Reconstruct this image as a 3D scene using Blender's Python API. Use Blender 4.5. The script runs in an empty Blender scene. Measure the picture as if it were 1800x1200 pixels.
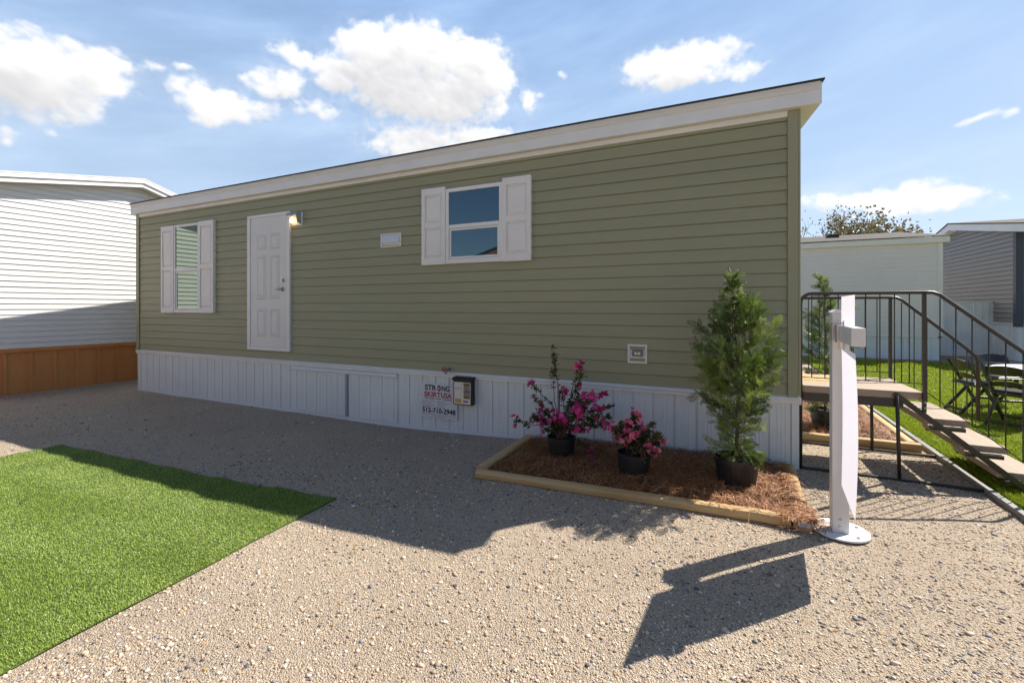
import bpy, bmesh, math, random
import numpy as np
from mathutils import Vector, Matrix, noise as mnoise
random.seed(7); rng = np.random.default_rng(7)
SC = bpy.context.scene; COL = SC.collection
R = math.radians

# ------------------------------------------------------------------ camera
ANG = math.atan(380/800.0)
cam_d = bpy.data.cameras.new('camera'); cam = bpy.data.objects.new('camera', cam_d); COL.objects.link(cam)
cam.location = (0, 0, 1.42); cam.rotation_euler = (R(90), 0, ANG)
cam_d.sensor_width = 36; cam_d.lens = 16.0; cam_d.shift_y = -59/1800; cam_d.clip_end = 1000; cam_d.clip_start = 0.05
SC.camera = cam
SC.view_settings.view_transform = 'Standard'; SC.view_settings.look = 'None'; SC.view_settings.gamma = 1
SC.view_settings.exposure = 0.80

# ------------------------------------------------------------------ sun and sky
SUN_AZ = math.atan2(2.136, 2.244); SUN_EL = R(46.9)
SUN = Vector((math.sin(SUN_AZ)*math.cos(SUN_EL), math.cos(SUN_AZ)*math.cos(SUN_EL), math.sin(SUN_EL)))
sl = bpy.data.lights.new('sun', 'SUN'); sl.energy = 5.0; sl.angle = R(0.5); sl.color = (1, 0.93, 0.82)
so = bpy.data.objects.new('sun', sl); COL.objects.link(so); so.rotation_euler = SUN.to_track_quat('Z', 'Y').to_euler(); so.location = (20, 20, 30)

def pix_dir(px, py):
    xc = (px-900)/800; zc = (541-py)/800
    v = Vector((xc*math.cos(ANG)-math.sin(ANG), xc*math.sin(ANG)+math.cos(ANG), zc)).normalized()
    return math.atan2(v.x, v.y), math.asin(v.z)

W = bpy.data.worlds.new('World'); SC.world = W; W.use_nodes = True
SKY_STRENGTH = 0.075; CLOUD_K = 0.60

def perlin(x, y, seed):
    g = np.random.default_rng(seed); p = g.permutation(512); p = np.concatenate([p, p]); an = g.random(512)*2*np.pi; gx, gy = np.cos(an), np.sin(an)
    xi = np.floor(x).astype(np.int64); yi = np.floor(y).astype(np.int64); xf = x-xi; yf = y-yi; xi &= 511; yi &= 511
    u = xf*xf*xf*(xf*(xf*6-15)+10); v = yf*yf*yf*(yf*(yf*6-15)+10)
    def gr(ix, iy, dx, dy):
        h = p[p[ix & 511]+(iy & 511)] & 511; return gx[h]*dx+gy[h]*dy
    a = gr(xi, yi, xf, yf); b = gr(xi+1, yi, xf-1, yf); c = gr(xi, yi+1, xf, yf-1); d = gr(xi+1, yi+1, xf-1, yf-1)
    return 1.5*((a*(1-u)+b*u)*(1-v)+(c*(1-u)+d*u)*v)
def fbm(x, y, seed, octs, rough=.5, billow=False):
    s = 0; a = 1.; t = 0
    for o in range(octs):
        c, n = math.cos(o*1.1), math.sin(o*1.1); X, Y = (c*x-n*y)*2**o, (n*x+c*y)*2**o
        v = perlin(X, Y, seed+o); s = s+a*((np.abs(v)*2-.6) if billow else v); t += a; a *= rough
    return s/t
def blur(A, n):
    for ax in (0, 1):
        for _ in range(2):
            c = np.cumsum(np.pad(A, [(n+1, n) if i == ax else (0, 0) for i in (0, 1)], mode='edge'), ax)
            A = (np.take(c, range(2*n+1, c.shape[ax]), ax)-np.take(c, range(0, c.shape[ax]-2*n-1), ax))/(2*n+1)
    return A
AZ0, AZ1, EL0, EL1 = R(-90), R(75), R(-2), R(62)
PUFFS = [(-40,120,150,90),(50,110,95,62),(150,125,95,55),(60,160,130,65),(200,105,48,28),(185,148,55,28),
    (270,115,34,13),(330,122,28,10),(340,165,56,34),(405,188,76,32),(455,190,46,24),(365,212,46,22),
    (480,145,62,26),(440,133,28,10),(512,95,46,24),(565,118,44,27),
    (665,92,80,62),(745,90,90,58),(830,110,72,48),(700,150,140,60),(765,180,130,48),(866,140,52,42),(600,122,62,36),(640,68,42,34),
    (556,196,48,18),(580,148,58,19),(770,246,140,32),(700,260,70,20),(860,238,60,18),
    (1160,118,82,40),(1225,106,84,38),(1280,80,50,18),(1295,130,62,18),(1185,142,84,18),
    (1540,350,80,24),(1620,343,62,32),(1665,352,88,20),(1468,352,66,17),(1575,372,70,12),
    (990,128,13,8),(935,185,20,26),(1725,201,44,10),(1782,200,26,14),(88,238,20,10),(5,240,22,18)]
def cloud_arrays():
    NX, NY = 2200, 854
    az, el = np.meshgrid(np.linspace(AZ0, AZ1, NX), np.linspace(EL0, EL1, NY))
    X = az+.022*fbm(az*10, el*13, 3, 3)+.0035*fbm(az*60, el*75, 31, 3); Y = el+.016*fbm(az*10+7, el*13+3, 13, 3)+.003*fbm(az*60+5, el*75, 41, 3)
    S = np.zeros_like(az)
    for (cx, cy, rx, ry) in PUFFS:
        a, e = pix_dir(cx, cy); a1, _ = pix_dir(cx+rx, cy); a0, _ = pix_dir(cx-rx, cy); _, e1 = pix_dir(cx, cy-ry); _, e0 = pix_dir(cx, cy+ry)
        ra, re = max((a1-a0)/2, .004)*1.08, max((e1-e0)/2, .003)*1.08
        size = min(re/.05, 1.)
        q = (1-((X-a)/ra)**2-((Y-e)/re)**2)*(.45+.55*size)
        S += np.exp(5*np.clip(q, -1.5, 1))
    F = np.clip(np.log(S+1e-6)/5, -1.2, 1.3)
    bil = fbm(az*14, el*19, 51, 5, .5, True); fine = fbm(az*42, el*56, 71, 5, .58)
    H = F+.50*bil+.36*fine
    D = np.clip((H-.03)/.74, 0, 1); D = D*D*(3-2*D)
    D = np.maximum(D, .22*np.clip((blur(F, 10)+.35)/.8, 0, 1)*np.clip(.5+1.2*fine, 0, 1))
    # light from above right: optical depth on the way to the sun, then soft relief
    Hp = np.clip(F+.35*bil+.1*fine, 0, 1.3); T = np.zeros_like(H)
    for k in range(1, 11): T += np.roll(np.roll(Hp, -int(5.5*k), 0), -int(3.0*k), 1)
    T = blur(T/10, 3)
    Hs = blur(F+.6*bil+.25*fine, 2); gy, gx = np.gradient(Hs); rel = np.clip(-(gy*.9+gx*.45)*16, -1, 1)
    lit = 1.03-.55*np.clip(T-.30, 0, 1)+.10*rel
    lit = np.clip(lit, .5, 1.1)
    col = np.stack([.24+.80*lit, .25+.785*lit, .30+.735*lit], -1)
    veil = fbm(az*3+el*2, el*14-az*3, 91, 6, .55); veil = np.clip(.74+.36*veil, .58, .93)
    wt = np.clip(1-el/R(42), 0, 1)[..., None]; wv = np.clip(wt+.45*np.clip(veil[..., None]-.72, 0, 1), 0, 1); vc = np.array([.31, .53, .93])*(1-wv)+np.array([.70, .84, 1.0])*wv
    A = D+(1-D)*veil; C = (col*D[..., None]+vc*((1-D)*veil)[..., None])/np.maximum(A, 1e-4)[..., None]
    edge = np.minimum.reduce([np.clip((az-AZ0)/.15, 0, 1), np.clip((AZ1-az)/.15, 0, 1), np.clip((EL1-el)/.1, 0, 1)])
    return C, A*edge
def cloud_image():
    """sky map of the fair weather cumulus: azimuth across, elevation up; rgb = brightness, alpha = cover"""
    C, A = cloud_arrays(); NY, NX = A.shape; buf = np.concatenate([C, A[..., None]], -1).astype(np.float32)
    im = bpy.data.images.new('cumulus_map', NX, NY, alpha=True, float_buffer=True); im.colorspace_settings.name = 'Non-Color'; im.alpha_mode = 'CHANNEL_PACKED'
    im.pixels.foreach_set(buf.ravel()); im.update(); im.pack(); return im
def build_world():
    nt = W.node_tree; nt.nodes.clear(); N = nt.nodes.new; L = nt.links.new
    out = N('ShaderNodeOutputWorld'); bg = N('ShaderNodeBackground'); L(bg.outputs[0], out.inputs[0]); bg.inputs[1].default_value = SKY_STRENGTH
    sky = N('ShaderNodeTexSky'); sky.sky_type = 'NISHITA'; sky.sun_disc = False
    sky.sun_elevation = SUN_EL; sky.sun_rotation = SUN_AZ; sky.air_density = 1.0; sky.dust_density = 0.5; sky.ozone_density = 1.6
    tc = N('ShaderNodeTexCoord'); sp = N('ShaderNodeSeparateXYZ'); L(tc.outputs['Generated'], sp.inputs[0])
    at = N('ShaderNodeMath'); at.operation = 'ARCTAN2'; L(sp.outputs[0], at.inputs[0]); L(sp.outputs[1], at.inputs[1])
    asn = N('ShaderNodeMath'); asn.operation = 'ARCSINE'; L(sp.outputs[2], asn.inputs[0])
    cb = N('ShaderNodeCombineXYZ'); L(at.outputs[0], cb.inputs[0]); L(asn.outputs[0], cb.inputs[1])
    mp = N('ShaderNodeVectorMath'); mp.operation = 'MULTIPLY_ADD'; L(cb.outputs[0], mp.inputs[0])
    mp.inputs[1].default_value = (1/(AZ1-AZ0), 1/(EL1-EL0), 0); mp.inputs[2].default_value = (-AZ0/(AZ1-AZ0), -EL0/(EL1-EL0), 0)
    im = N('ShaderNodeTexImage'); im.image = cloud_image(); im.extension = 'CLIP'; im.interpolation = 'Cubic'; L(mp.outputs[0], im.inputs[0])
    k = CLOUD_K/SKY_STRENGTH
    sc = N('ShaderNodeVectorMath'); sc.operation = 'SCALE'; L(im.outputs['Color'], sc.inputs[0]); sc.inputs['Scale'].default_value = k
    m = N('ShaderNodeMix'); m.data_type = 'RGBA'; L(im.outputs['Alpha'], m.inputs['Factor']); L(sky.outputs[0], m.inputs['A']); L(sc.outputs[0], m.inputs['B'])
    L(m.outputs['Result'], bg.inputs[0]); W.cycles.sampling_method = 'MANUAL'; W.cycles.sample_map_resolution = 512
build_world()

# ------------------------------------------------------------------ materials
MATS = {}
def pbr(name, col, rough=.5, var=0., vscale=6., bump=0., bscale=60., metal=0., col2=None, stretch=(1, 1, 1), ior=None, attr=False, trans=0., spec=None, streak=None, dist=.004):
    if name in MATS: return MATS[name]
    m = bpy.data.materials.new(name); m.use_nodes = True; nt = m.node_tree; N = nt.nodes.new; L = nt.links.new
    b = nt.nodes['Principled BSDF']; b.inputs['Roughness'].default_value = rough; b.inputs['Metallic'].default_value = metal
    if ior: b.inputs['IOR'].default_value = ior
    if spec is not None: b.inputs['Specular IOR Level'].default_value = spec
    c4 = (*col, 1)
    tc = N('ShaderNodeTexCoord'); mp = N('ShaderNodeMapping'); mp.inputs['Scale'].default_value = stretch; L(tc.outputs['Object'], mp.inputs[0])
    src = None
    if attr:
        a = N('ShaderNodeAttribute'); a.attribute_name = 'col'; src = a.outputs['Color']
    else:
        rg = N('ShaderNodeRGB'); rg.outputs[0].default_value = c4; src = rg.outputs[0]
    if col2 is not None or var > 0:
        n = N('ShaderNodeTexNoise'); n.inputs['Scale'].default_value = vscale; n.inputs['Detail'].default_value = 6; n.inputs['Roughness'].default_value = .6; L(mp.outputs[0], n.inputs['Vector'])
        if col2 is not None:
            r = N('ShaderNodeMapRange'); r.interpolation_type = 'SMOOTHSTEP'; L(n.outputs['Fac'], r.inputs['Value']); r.inputs['From Min'].default_value = .38; r.inputs['From Max'].default_value = .66
            mx = N('ShaderNodeMix'); mx.data_type = 'RGBA'; L(r.outputs[0], mx.inputs['Factor']); L(src, mx.inputs['A']); mx.inputs['B'].default_value = (*col2, 1); src = mx.outputs['Result']
        if var > 0:
            r = N('ShaderNodeMapRange'); L(n.outputs['Fac'], r.inputs['Value']); r.inputs['From Min'].default_value = .25; r.inputs['From Max'].default_value = .75; r.inputs['To Min'].default_value = 1-var; r.inputs['To Max'].default_value = 1+var
            mx = N('ShaderNodeVectorMath'); mx.operation = 'SCALE'; L(src, mx.inputs[0]); L(r.outputs[0], mx.inputs['Scale']); src = mx.outputs[0]
    L(src, b.inputs['Base Color'])
    if bump > 0:
        n = N('ShaderNodeTexNoise'); n.inputs['Scale'].default_value = bscale; n.inputs['Detail'].default_value = 5; L(mp.outputs[0], n.inputs['Vector'])
        bp = N('ShaderNodeBump'); bp.inputs['Strength'].default_value = bump; bp.inputs['Distance'].default_value = dist; L(n.outputs['Fac'], bp.inputs['Height']); L(bp.outputs[0], b.inputs['Normal'])
    if trans > 0:
        t = N('ShaderNodeBsdfTranslucent'); L(src, t.inputs[0]); mx = N('ShaderNodeMixShader'); mx.inputs[0].default_value = trans
        out = nt.nodes['Material Output']; L(b.outputs[0], mx.inputs[1]); L(t.outputs[0], mx.inputs[2]); L(mx.outputs[0], out.inputs[0])
    MATS[name] = m; return m

def emit(name, col, s):
    m = bpy.data.materials.new(name); m.use_nodes = True; b = m.node_tree.nodes['Principled BSDF']
    b.inputs['Base Color'].default_value = (*col, 1); b.inputs['Emission Color'].default_value = (*col, 1); b.inputs['Emission Strength'].default_value = s; return m

def gravel_mat():
    m = bpy.data.materials.new('gravel'); m.use_nodes = True; nt = m.node_tree; N = nt.nodes.new; L = nt.links.new
    b = nt.nodes['Principled BSDF']; b.inputs['Roughness'].default_value = .9; b.inputs['Specular IOR Level'].default_value = .2
    tc = N('ShaderNodeTexCoord')
    n1 = N('ShaderNodeTexNoise'); n1.inputs['Scale'].default_value = .9; n1.inputs['Detail'].default_value = 8; n1.inputs['Roughness'].default_value = .65; L(tc.outputs['Object'], n1.inputs['Vector'])
    base = N('ShaderNodeValToRGB'); L(n1.outputs['Fac'], base.inputs[0])
    base.color_ramp.elements[0].position = .35; base.color_ramp.elements[0].color = (.45, .355, .27, 1)
    base.color_ramp.elements[1].position = .66; base.color_ramp.elements[1].color = (.64, .52, .405, 1)
    v = N('ShaderNodeTexVoronoi'); v.inputs['Scale'].default_value = 135; v.inputs['Randomness'].default_value = 1; L(tc.outputs['Object'], v.inputs['Vector'])
    sp = N('ShaderNodeSeparateColor'); L(v.outputs['Color'], sp.inputs[0])
    rp = N('ShaderNodeValToRGB'); L(sp.outputs[0], rp.inputs[0]); rp.color_ramp.interpolation = 'CONSTANT'
    els = [(0, (.55, .43, .30)), (.30, (.63, .51, .37)), (.56, (.20, .17, .14)), (.65, (.66, .56, .43)), (.80, (.34, .30, .26)), (.88, (.74, .68, .60)), (.96, (.44, .27, .12))]
    while len(rp.color_ramp.elements) < len(els): rp.color_ramp.elements.new(.5)
    for e, (p, c) in zip(rp.color_ramp.elements, els): e.position = p; e.color = (*c, 1)
    # packed sandy patches against loose stony ones
    lm = N('ShaderNodeMapping'); lm.inputs['Scale'].default_value = (.55, 1.3, 1); L(tc.outputs['Object'], lm.inputs[0])
    ln = N('ShaderNodeTexNoise'); ln.inputs['Scale'].default_value = .9; ln.inputs['Detail'].default_value = 5; L(lm.outputs[0], ln.inputs['Vector'])
    fr = N('ShaderNodeMapRange'); L(ln.outputs['Fac'], fr.inputs['Value']); fr.inputs['From Min'].default_value = .36; fr.inputs['From Max'].default_value = .62; fr.inputs['To Min'].default_value = .38; fr.inputs['To Max'].default_value = .86
    mx = N('ShaderNodeMix'); mx.data_type = 'RGBA'; L(fr.outputs[0], mx.inputs['Factor']); L(base.outputs[0], mx.inputs['A']); L(rp.outputs[0], mx.inputs['B'])
    n3 = N('ShaderNodeTexNoise'); n3.inputs['Scale'].default_value = 260; n3.inputs['Detail'].default_value = 3; L(tc.outputs['Object'], n3.inputs['Vector'])
    r3 = N('ShaderNodeMapRange'); L(n3.outputs['Fac'], r3.inputs['Value']); r3.inputs['From Min'].default_value = .3; r3.inputs['From Max'].default_value = .7; r3.inputs['To Min'].default_value = .72; r3.inputs['To Max'].default_value = 1.22
    sc = N('ShaderNodeVectorMath'); sc.operation = 'SCALE'; L(mx.outputs['Result'], sc.inputs[0]); L(r3.outputs[0], sc.inputs['Scale'])
    L(sc.outputs[0], b.inputs['Base Color'])
    inv = N('ShaderNodeMath'); inv.operation = 'MULTIPLY_ADD'; L(v.outputs['Distance'], inv.inputs[0]); inv.inputs[1].default_value = -1.0; L(n3.outputs['Fac'], inv.inputs[2])
    bp = N('ShaderNodeBump'); bp.inputs['Strength'].default_value = 1.0; bp.inputs['Distance'].default_value = .012; L(inv.outputs[0], bp.inputs['Height']); L(bp.outputs[0], b.inputs['Normal'])
    return m

def wood_mat(name, c1, c2, axis='x', scale=5., rough=.7):
    st = {'x': (.12, 1.6, 1.6), 'y': (1.6, .12, 1.6), 'z': (1.6, 1.6, .12)}[axis]
    return pbr(name, c1, rough, .22, scale*4, .35, scale*14, col2=c2, stretch=st)

WHITE = pbr('white_vinyl', (.66, .665, .67), .45, .05, 3)
TRIM = pbr('white_trim', (.65, .67, .69), .4, .07, 2.5, .08, 8)
SAGE = pbr('sage_siding', (.262, .266, .170), .5, .07, .9, .12, 90, stretch=(.25, 1, 3))
SAGE2 = pbr('sage_trim', (.26, .264, .172), .5, .04, 2)
SKIRT = pbr('skirt_metal', (.62, .665, .69), .45, .06, 1.5, .05, 6)
SHING = pbr('dark_shingles', (.035, .035, .038), .9, .25, 20, .5, 120)
SHINGB = pbr('brown_shingles', (.085, .072, .064), .95, .3, 9, .5, 60)
DOORW = pbr('door_paint', (.60, .61, .63), .38, .03, 2, .03, 300)
NICKEL = pbr('satin_nickel', (.45, .43, .40), .3, .1, 8, metal=1)
DARKM = pbr('dark_bronze_metal', (.032, .027, .024), .42, .2, 14, .1, 80)
GLASS = pbr('window_glass', (.006, .022, .045), .01, ior=2.1)
GLASS.node_tree.nodes['Principled BSDF'].inputs['Specular Tint'].default_value = (.72, .90, 1.0, 1)
BLACKP = pbr('black_plastic', (.012, .012, .013), .45, .2, 20, .15, 60)
SOIL = pbr('potting_soil', (.03, .02, .014), .95, .4, 40, .8, 120)
LOG = wood_mat('landscape_timber', (.58, .40, .19), (.40, .25, .10), 'x', 3.)
LOGY = wood_mat('landscape_timber_side', (.58, .41, .20), (.42, .27, .11), 'y', 3.)
GREYW = wood_mat('weathered_board', (.39, .305, .235), (.28, .215, .16), 'x', 6.)
TREADW = wood_mat('weathered_tread', (.40, .31, .235), (.27, .205, .15), 'y', 6.)
PINE = wood_mat('fresh_pine_board', (.56, .38, .19), (.47, .30, .14), 'x', 5.)
STRAWM = pbr('pine_straw', (.3, .13, .05), .6, attr=True, trans=.15)
STRAWB = pbr('straw_bed', (.085, .04, .02), .95, .5, 30, .9, 90, dist=.02)
LEAFM = pbr('leaf', (.1, .2, .03), .34, attr=True, trans=.25)
TURFM = pbr('turf_blade', (.1, .2, .03), .42, attr=True, trans=.25)
PETALM = pbr('petal', (.5, .05, .2), .5, attr=True, trans=.3)
STEM = pbr('stem', (.09, .06, .04), .8, .3, 30)
BARK = pbr('bark', (.085, .07, .055), .9, .35, 3, .5, 12)
PEBM = pbr('pebble', (.3, .3, .3), .75, attr=True, spec=.3)
POSTW = pbr('post_white', (.68, .66, .65), .42, .03, 5)
PANELW = pbr('panel_white', (.86, .84, .93), .35, trans=.6)
GREYS = pbr('grey_siding', (.21, .21, .205), .5, .06, .8)
NAVY = pbr('navy_trim', (.035, .05, .085), .5, .05, 2)
ORSK = pbr('wood_skirt', (.56, .235, .07), .55, .18, 3, .1, 20, stretch=(1, 1, .25), col2=(.44, .17, .05))
BLACK = pbr('ink_black', (.01, .01, .015), .6); INKN = pbr('ink_navy', (.012, .02, .06), .6); INKR = pbr('ink_red', (.38, .04, .03), .6); INKG = pbr('ink_grey', (.25, .25, .30), .6)
SIGNW = pbr('sign_white', (.58, .60, .66), .4)

# ------------------------------------------------------------------ mesh helpers
def wloc(o):
    v = Vector((0, 0, 0))
    while o is not None: v += o.location; o = o.parent
    return v
def link(name, me, mat, parent=None, world=True, loc=None):
    o = bpy.data.objects.new(name, me); COL.objects.link(o)
    if mat is not None: me.materials.append(mat)
    if parent is not None:
        o.parent = parent
        if world: o.location = -wloc(parent)
    elif loc is not None: o.location = loc
    return o
def bevel(o, w=.003, seg=2):
    md = o.modifiers.new('bevel', 'BEVEL'); md.width = w; md.segments = seg; md.limit_method = 'ANGLE'; md.angle_limit = R(40); return o
class MB:
    def __init__(s): s.v = []; s.f = []
    def add(s, vs, fs):
        b = len(s.v); s.v += [tuple(p) for p in vs]; s.f += [tuple(i+b for i in f) for f in fs]; return s
    def box(s, x0, x1, y0, y1, z0, z1):
        vs = [(x0,y0,z0),(x1,y0,z0),(x1,y1,z0),(x0,y1,z0),(x0,y0,z1),(x1,y0,z1),(x1,y1,z1),(x0,y1,z1)]
        return s.add(vs, [(0,3,2,1),(4,5,6,7),(0,1,5,4),(1,2,6,5),(2,3,7,6),(3,0,4,7)])
    def bar(s, a, b, w, h, up=(0, 0, 1)):
        a = Vector(a); b = Vector(b); d = (b-a).normalized(); up = Vector(up)
        sd = d.cross(up)
        if sd.length < 1e-4: sd = d.cross(Vector((1, 0, 0)))
        sd.normalize(); u = sd.cross(d)
        vs = []
        for p in (a, b):
            for i, j in ((-1,-1),(1,-1),(1,1),(-1,1)): vs.append(p + sd*(i*w/2) + u*(j*h/2))
        return s.add(vs, [(0,1,2,3),(7,6,5,4),(0,4,5,1),(1,5,6,2),(2,6,7,3),(3,7,4,0)])
    def tube(s, pts, r, n=8, cap=True):
        pts = [Vector(p) for p in pts]; k = len(pts); rs = r if isinstance(r, (list, tuple)) else [r]*k
        d0 = (pts[1]-pts[0]).normalized(); ref = Vector((0, 0, 1)) if abs(d0.z) < .9 else Vector((1, 0, 0))
        u = d0.cross(ref).normalized(); rings = []; vs = []
        for i in range(k):
            t = (pts[min(i+1, k-1)]-pts[max(i-1, 0)])
            t = t.normalized() if t.length > 1e-9 else d0
            u = (u - t*u.dot(t)); u = u.normalized() if u.length > 1e-6 else t.orthogonal().normalized()
            w = t.cross(u)
            for j in range(n):
                a = 2*math.pi*j/n; vs.append(pts[i] + (u*math.cos(a)+w*math.sin(a))*rs[i])
        fs = []
        for i in range(k-1):
            for j in range(n): fs.append((i*n+j, i*n+(j+1) % n, (i+1)*n+(j+1) % n, (i+1)*n+j))
        if cap: fs += [tuple(reversed(range(n))), tuple((k-1)*n+j for j in range(n))]
        return s.add(vs, fs)
    def prism(s, poly, axis, a0, a1):
        def pt(p, a):
            return {'x': (a, p[0], p[1]), 'y': (p[0], a, p[1]), 'z': (p[0], p[1], a)}[axis]
        n = len(poly); vs = [pt(p, a0) for p in poly]+[pt(p, a1) for p in poly]
        return s.add(vs, [tuple(range(n)), tuple(reversed(range(n, 2*n)))]+[(i, i+n, (i+1) % n+n, (i+1) % n) for i in range(n)])
    def lathe(s, prof, c, n=24):
        vs = []; fs = []; k = len(prof)
        for r, z in prof:
            for j in range(n):
                a = 2*math.pi*j/n; vs.append((c[0]+r*math.cos(a), c[1]+r*math.sin(a), c[2]+z))
        for i in range(k-1):
            for j in range(n): fs.append((i*n+j, i*n+(j+1) % n, (i+1)*n+(j+1) % n, (i+1)*n+j))
        return s.add(vs, fs)
    def build(s, name, mat, parent=None, smooth=False, bev=0., world=True, loc=None, fix=True):
        me = bpy.data.meshes.new(name); me.from_pydata(s.v, [], s.f)
        if fix:
            bm = bmesh.new(); bm.from_mesh(me); bmesh.ops.recalc_face_normals(bm, faces=bm.faces); bm.to_mesh(me); bm.free()
        if smooth: me.shade_smooth()
        o = link(name, me, mat, parent, world, loc)
        if bev > 0: bevel(o, bev)
        return o
def np_mesh(name, V, tris=None, quads=None, col=None):
    me = bpy.data.meshes.new(name); V = np.asarray(V, np.float32)
    parts = []; starts = []; tot = []; off = 0
    for A, k in ((tris, 3), (quads, 4)):
        if A is None or len(A) == 0: continue
        A = np.asarray(A, np.int32); parts.append(A.ravel()); starts.append(off+np.arange(len(A))*k); tot.append(np.full(len(A), k)); off += A.size
    idx = np.concatenate(parts); st = np.concatenate(starts).astype(np.int32)
    me.vertices.add(len(V)); me.vertices.foreach_set('co', V.ravel())
    me.loops.add(len(idx)); me.loops.foreach_set('vertex_index', idx.astype(np.int32))
    me.polygons.add(len(st)); me.polygons.foreach_set('loop_start', st)
    try: me.polygons.foreach_set('loop_total', np.concatenate(tot).astype(np.int32))
    except Exception: pass
    me.update(calc_edges=True)
    if col is not None:
        at = me.attributes.new('col', 'FLOAT_COLOR', 'POINT'); c = np.ones((len(V), 4), np.float32); c[:, :3] = col; at.data.foreach_set('color', c.ravel())
    me.validate(); return me

def tag(o, label=None, cat=None, group=None, kind=None):
    if label: o['label'] = label
    if cat: o['category'] = cat
    if group: o['group'] = group
    if kind: o['kind'] = kind
    return o
def thing(name, label, cat, loc=(0, 0, 0), group=None, rz=0.):
    o = bpy.data.objects.new(name, None); COL.objects.link(o); o.location = loc; o.rotation_euler = (0, 0, rz); o.empty_display_size = .2
    return tag(o, label, cat, group)
def copy_tree(o, parent=None):
    c = o.copy(); COL.objects.link(c)
    if parent is not None: c.parent = parent
    for ch in list(o.children): copy_tree(ch, c)
    return c
def arc(c, r, a0, a1, n, plane='xz', k=0.):
    out = []
    for i in range(n+1):
        a = a0+(a1-a0)*i/n; out.append((c[0]+r*math.cos(a), k, c[1]+r*math.sin(a)))
    return out
def text_mb(mb, s, x0, x1, z0, z1, y, off=.0, shear=0.):
    cu = bpy.data.curves.new('t', 'FONT'); cu.body = s; cu.size = 1; cu.offset = off; cu.resolution_u = 3
    o = bpy.data.objects.new('t', cu); COL.objects.link(o); bpy.context.view_layer.update()
    dg = bpy.context.evaluated_depsgraph_get(); me = bpy.data.meshes.new_from_object(o.evaluated_get(dg))
    V = [v.co.copy() for v in me.vertices]; F = [tuple(p.vertices) for p in me.polygons]
    bpy.data.objects.remove(o); bpy.data.curves.remove(cu); bpy.data.meshes.remove(me)
    ax = min(v.x for v in V); bx = max(v.x for v in V); ay = min(v.y for v in V); by = max(v.y for v in V)
    mb.add([(x0+(v.x-ax)/(bx-ax)*(x1-x0), y, z0+(v.y-ay)/(by-ay)*(z1-z0)) for v in V], F)

def gz(x, y=0):
    t = min(max((0.3-x)/4.8, 0), 1); return -.12*t*t*(3-2*t)
def gz_np(x):
    t = np.clip((.3-x)/4.8, 0, 1); return -.12*t*t*(3-2*t)
def micro(x, y):
    return .012*mnoise.noise((x*.9, y*.9, 3)) + .006*mnoise.noise((x*3.1, y*3.1, 9))

# ------------------------------------------------------------------ ground
def graded(a, b, step, far):
    xs = list(np.arange(a, b+1e-6, step)); s = step; x = xs[-1]
    while x < far: s *= 1.35; x += s; xs.append(x)
    s = step; x = xs[0]
    while x > -far: s *= 1.35; x -= s; xs.insert(0, x)
    return xs
def build_ground():
    xs = graded(-9, 4, .08, 320); ys = graded(.2, 6.5, .08, 320)
    V = [(x, y, gz(x)+(micro(x, y) if abs(x) < 14 and abs(y) < 14 else 0)) for y in ys for x in xs]
    nx = len(xs); F = [(j*nx+i, j*nx+i+1, (j+1)*nx+i+1, (j+1)*nx+i) for j in range(len(ys)-1) for i in range(nx-1)]
    me = bpy.data.meshes.new('gravel_ground'); me.from_pydata(V, [], F); me.shade_smooth()
    tag(link('ground', me, gravel_mat()), kind='structure')
build_ground()

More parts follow.
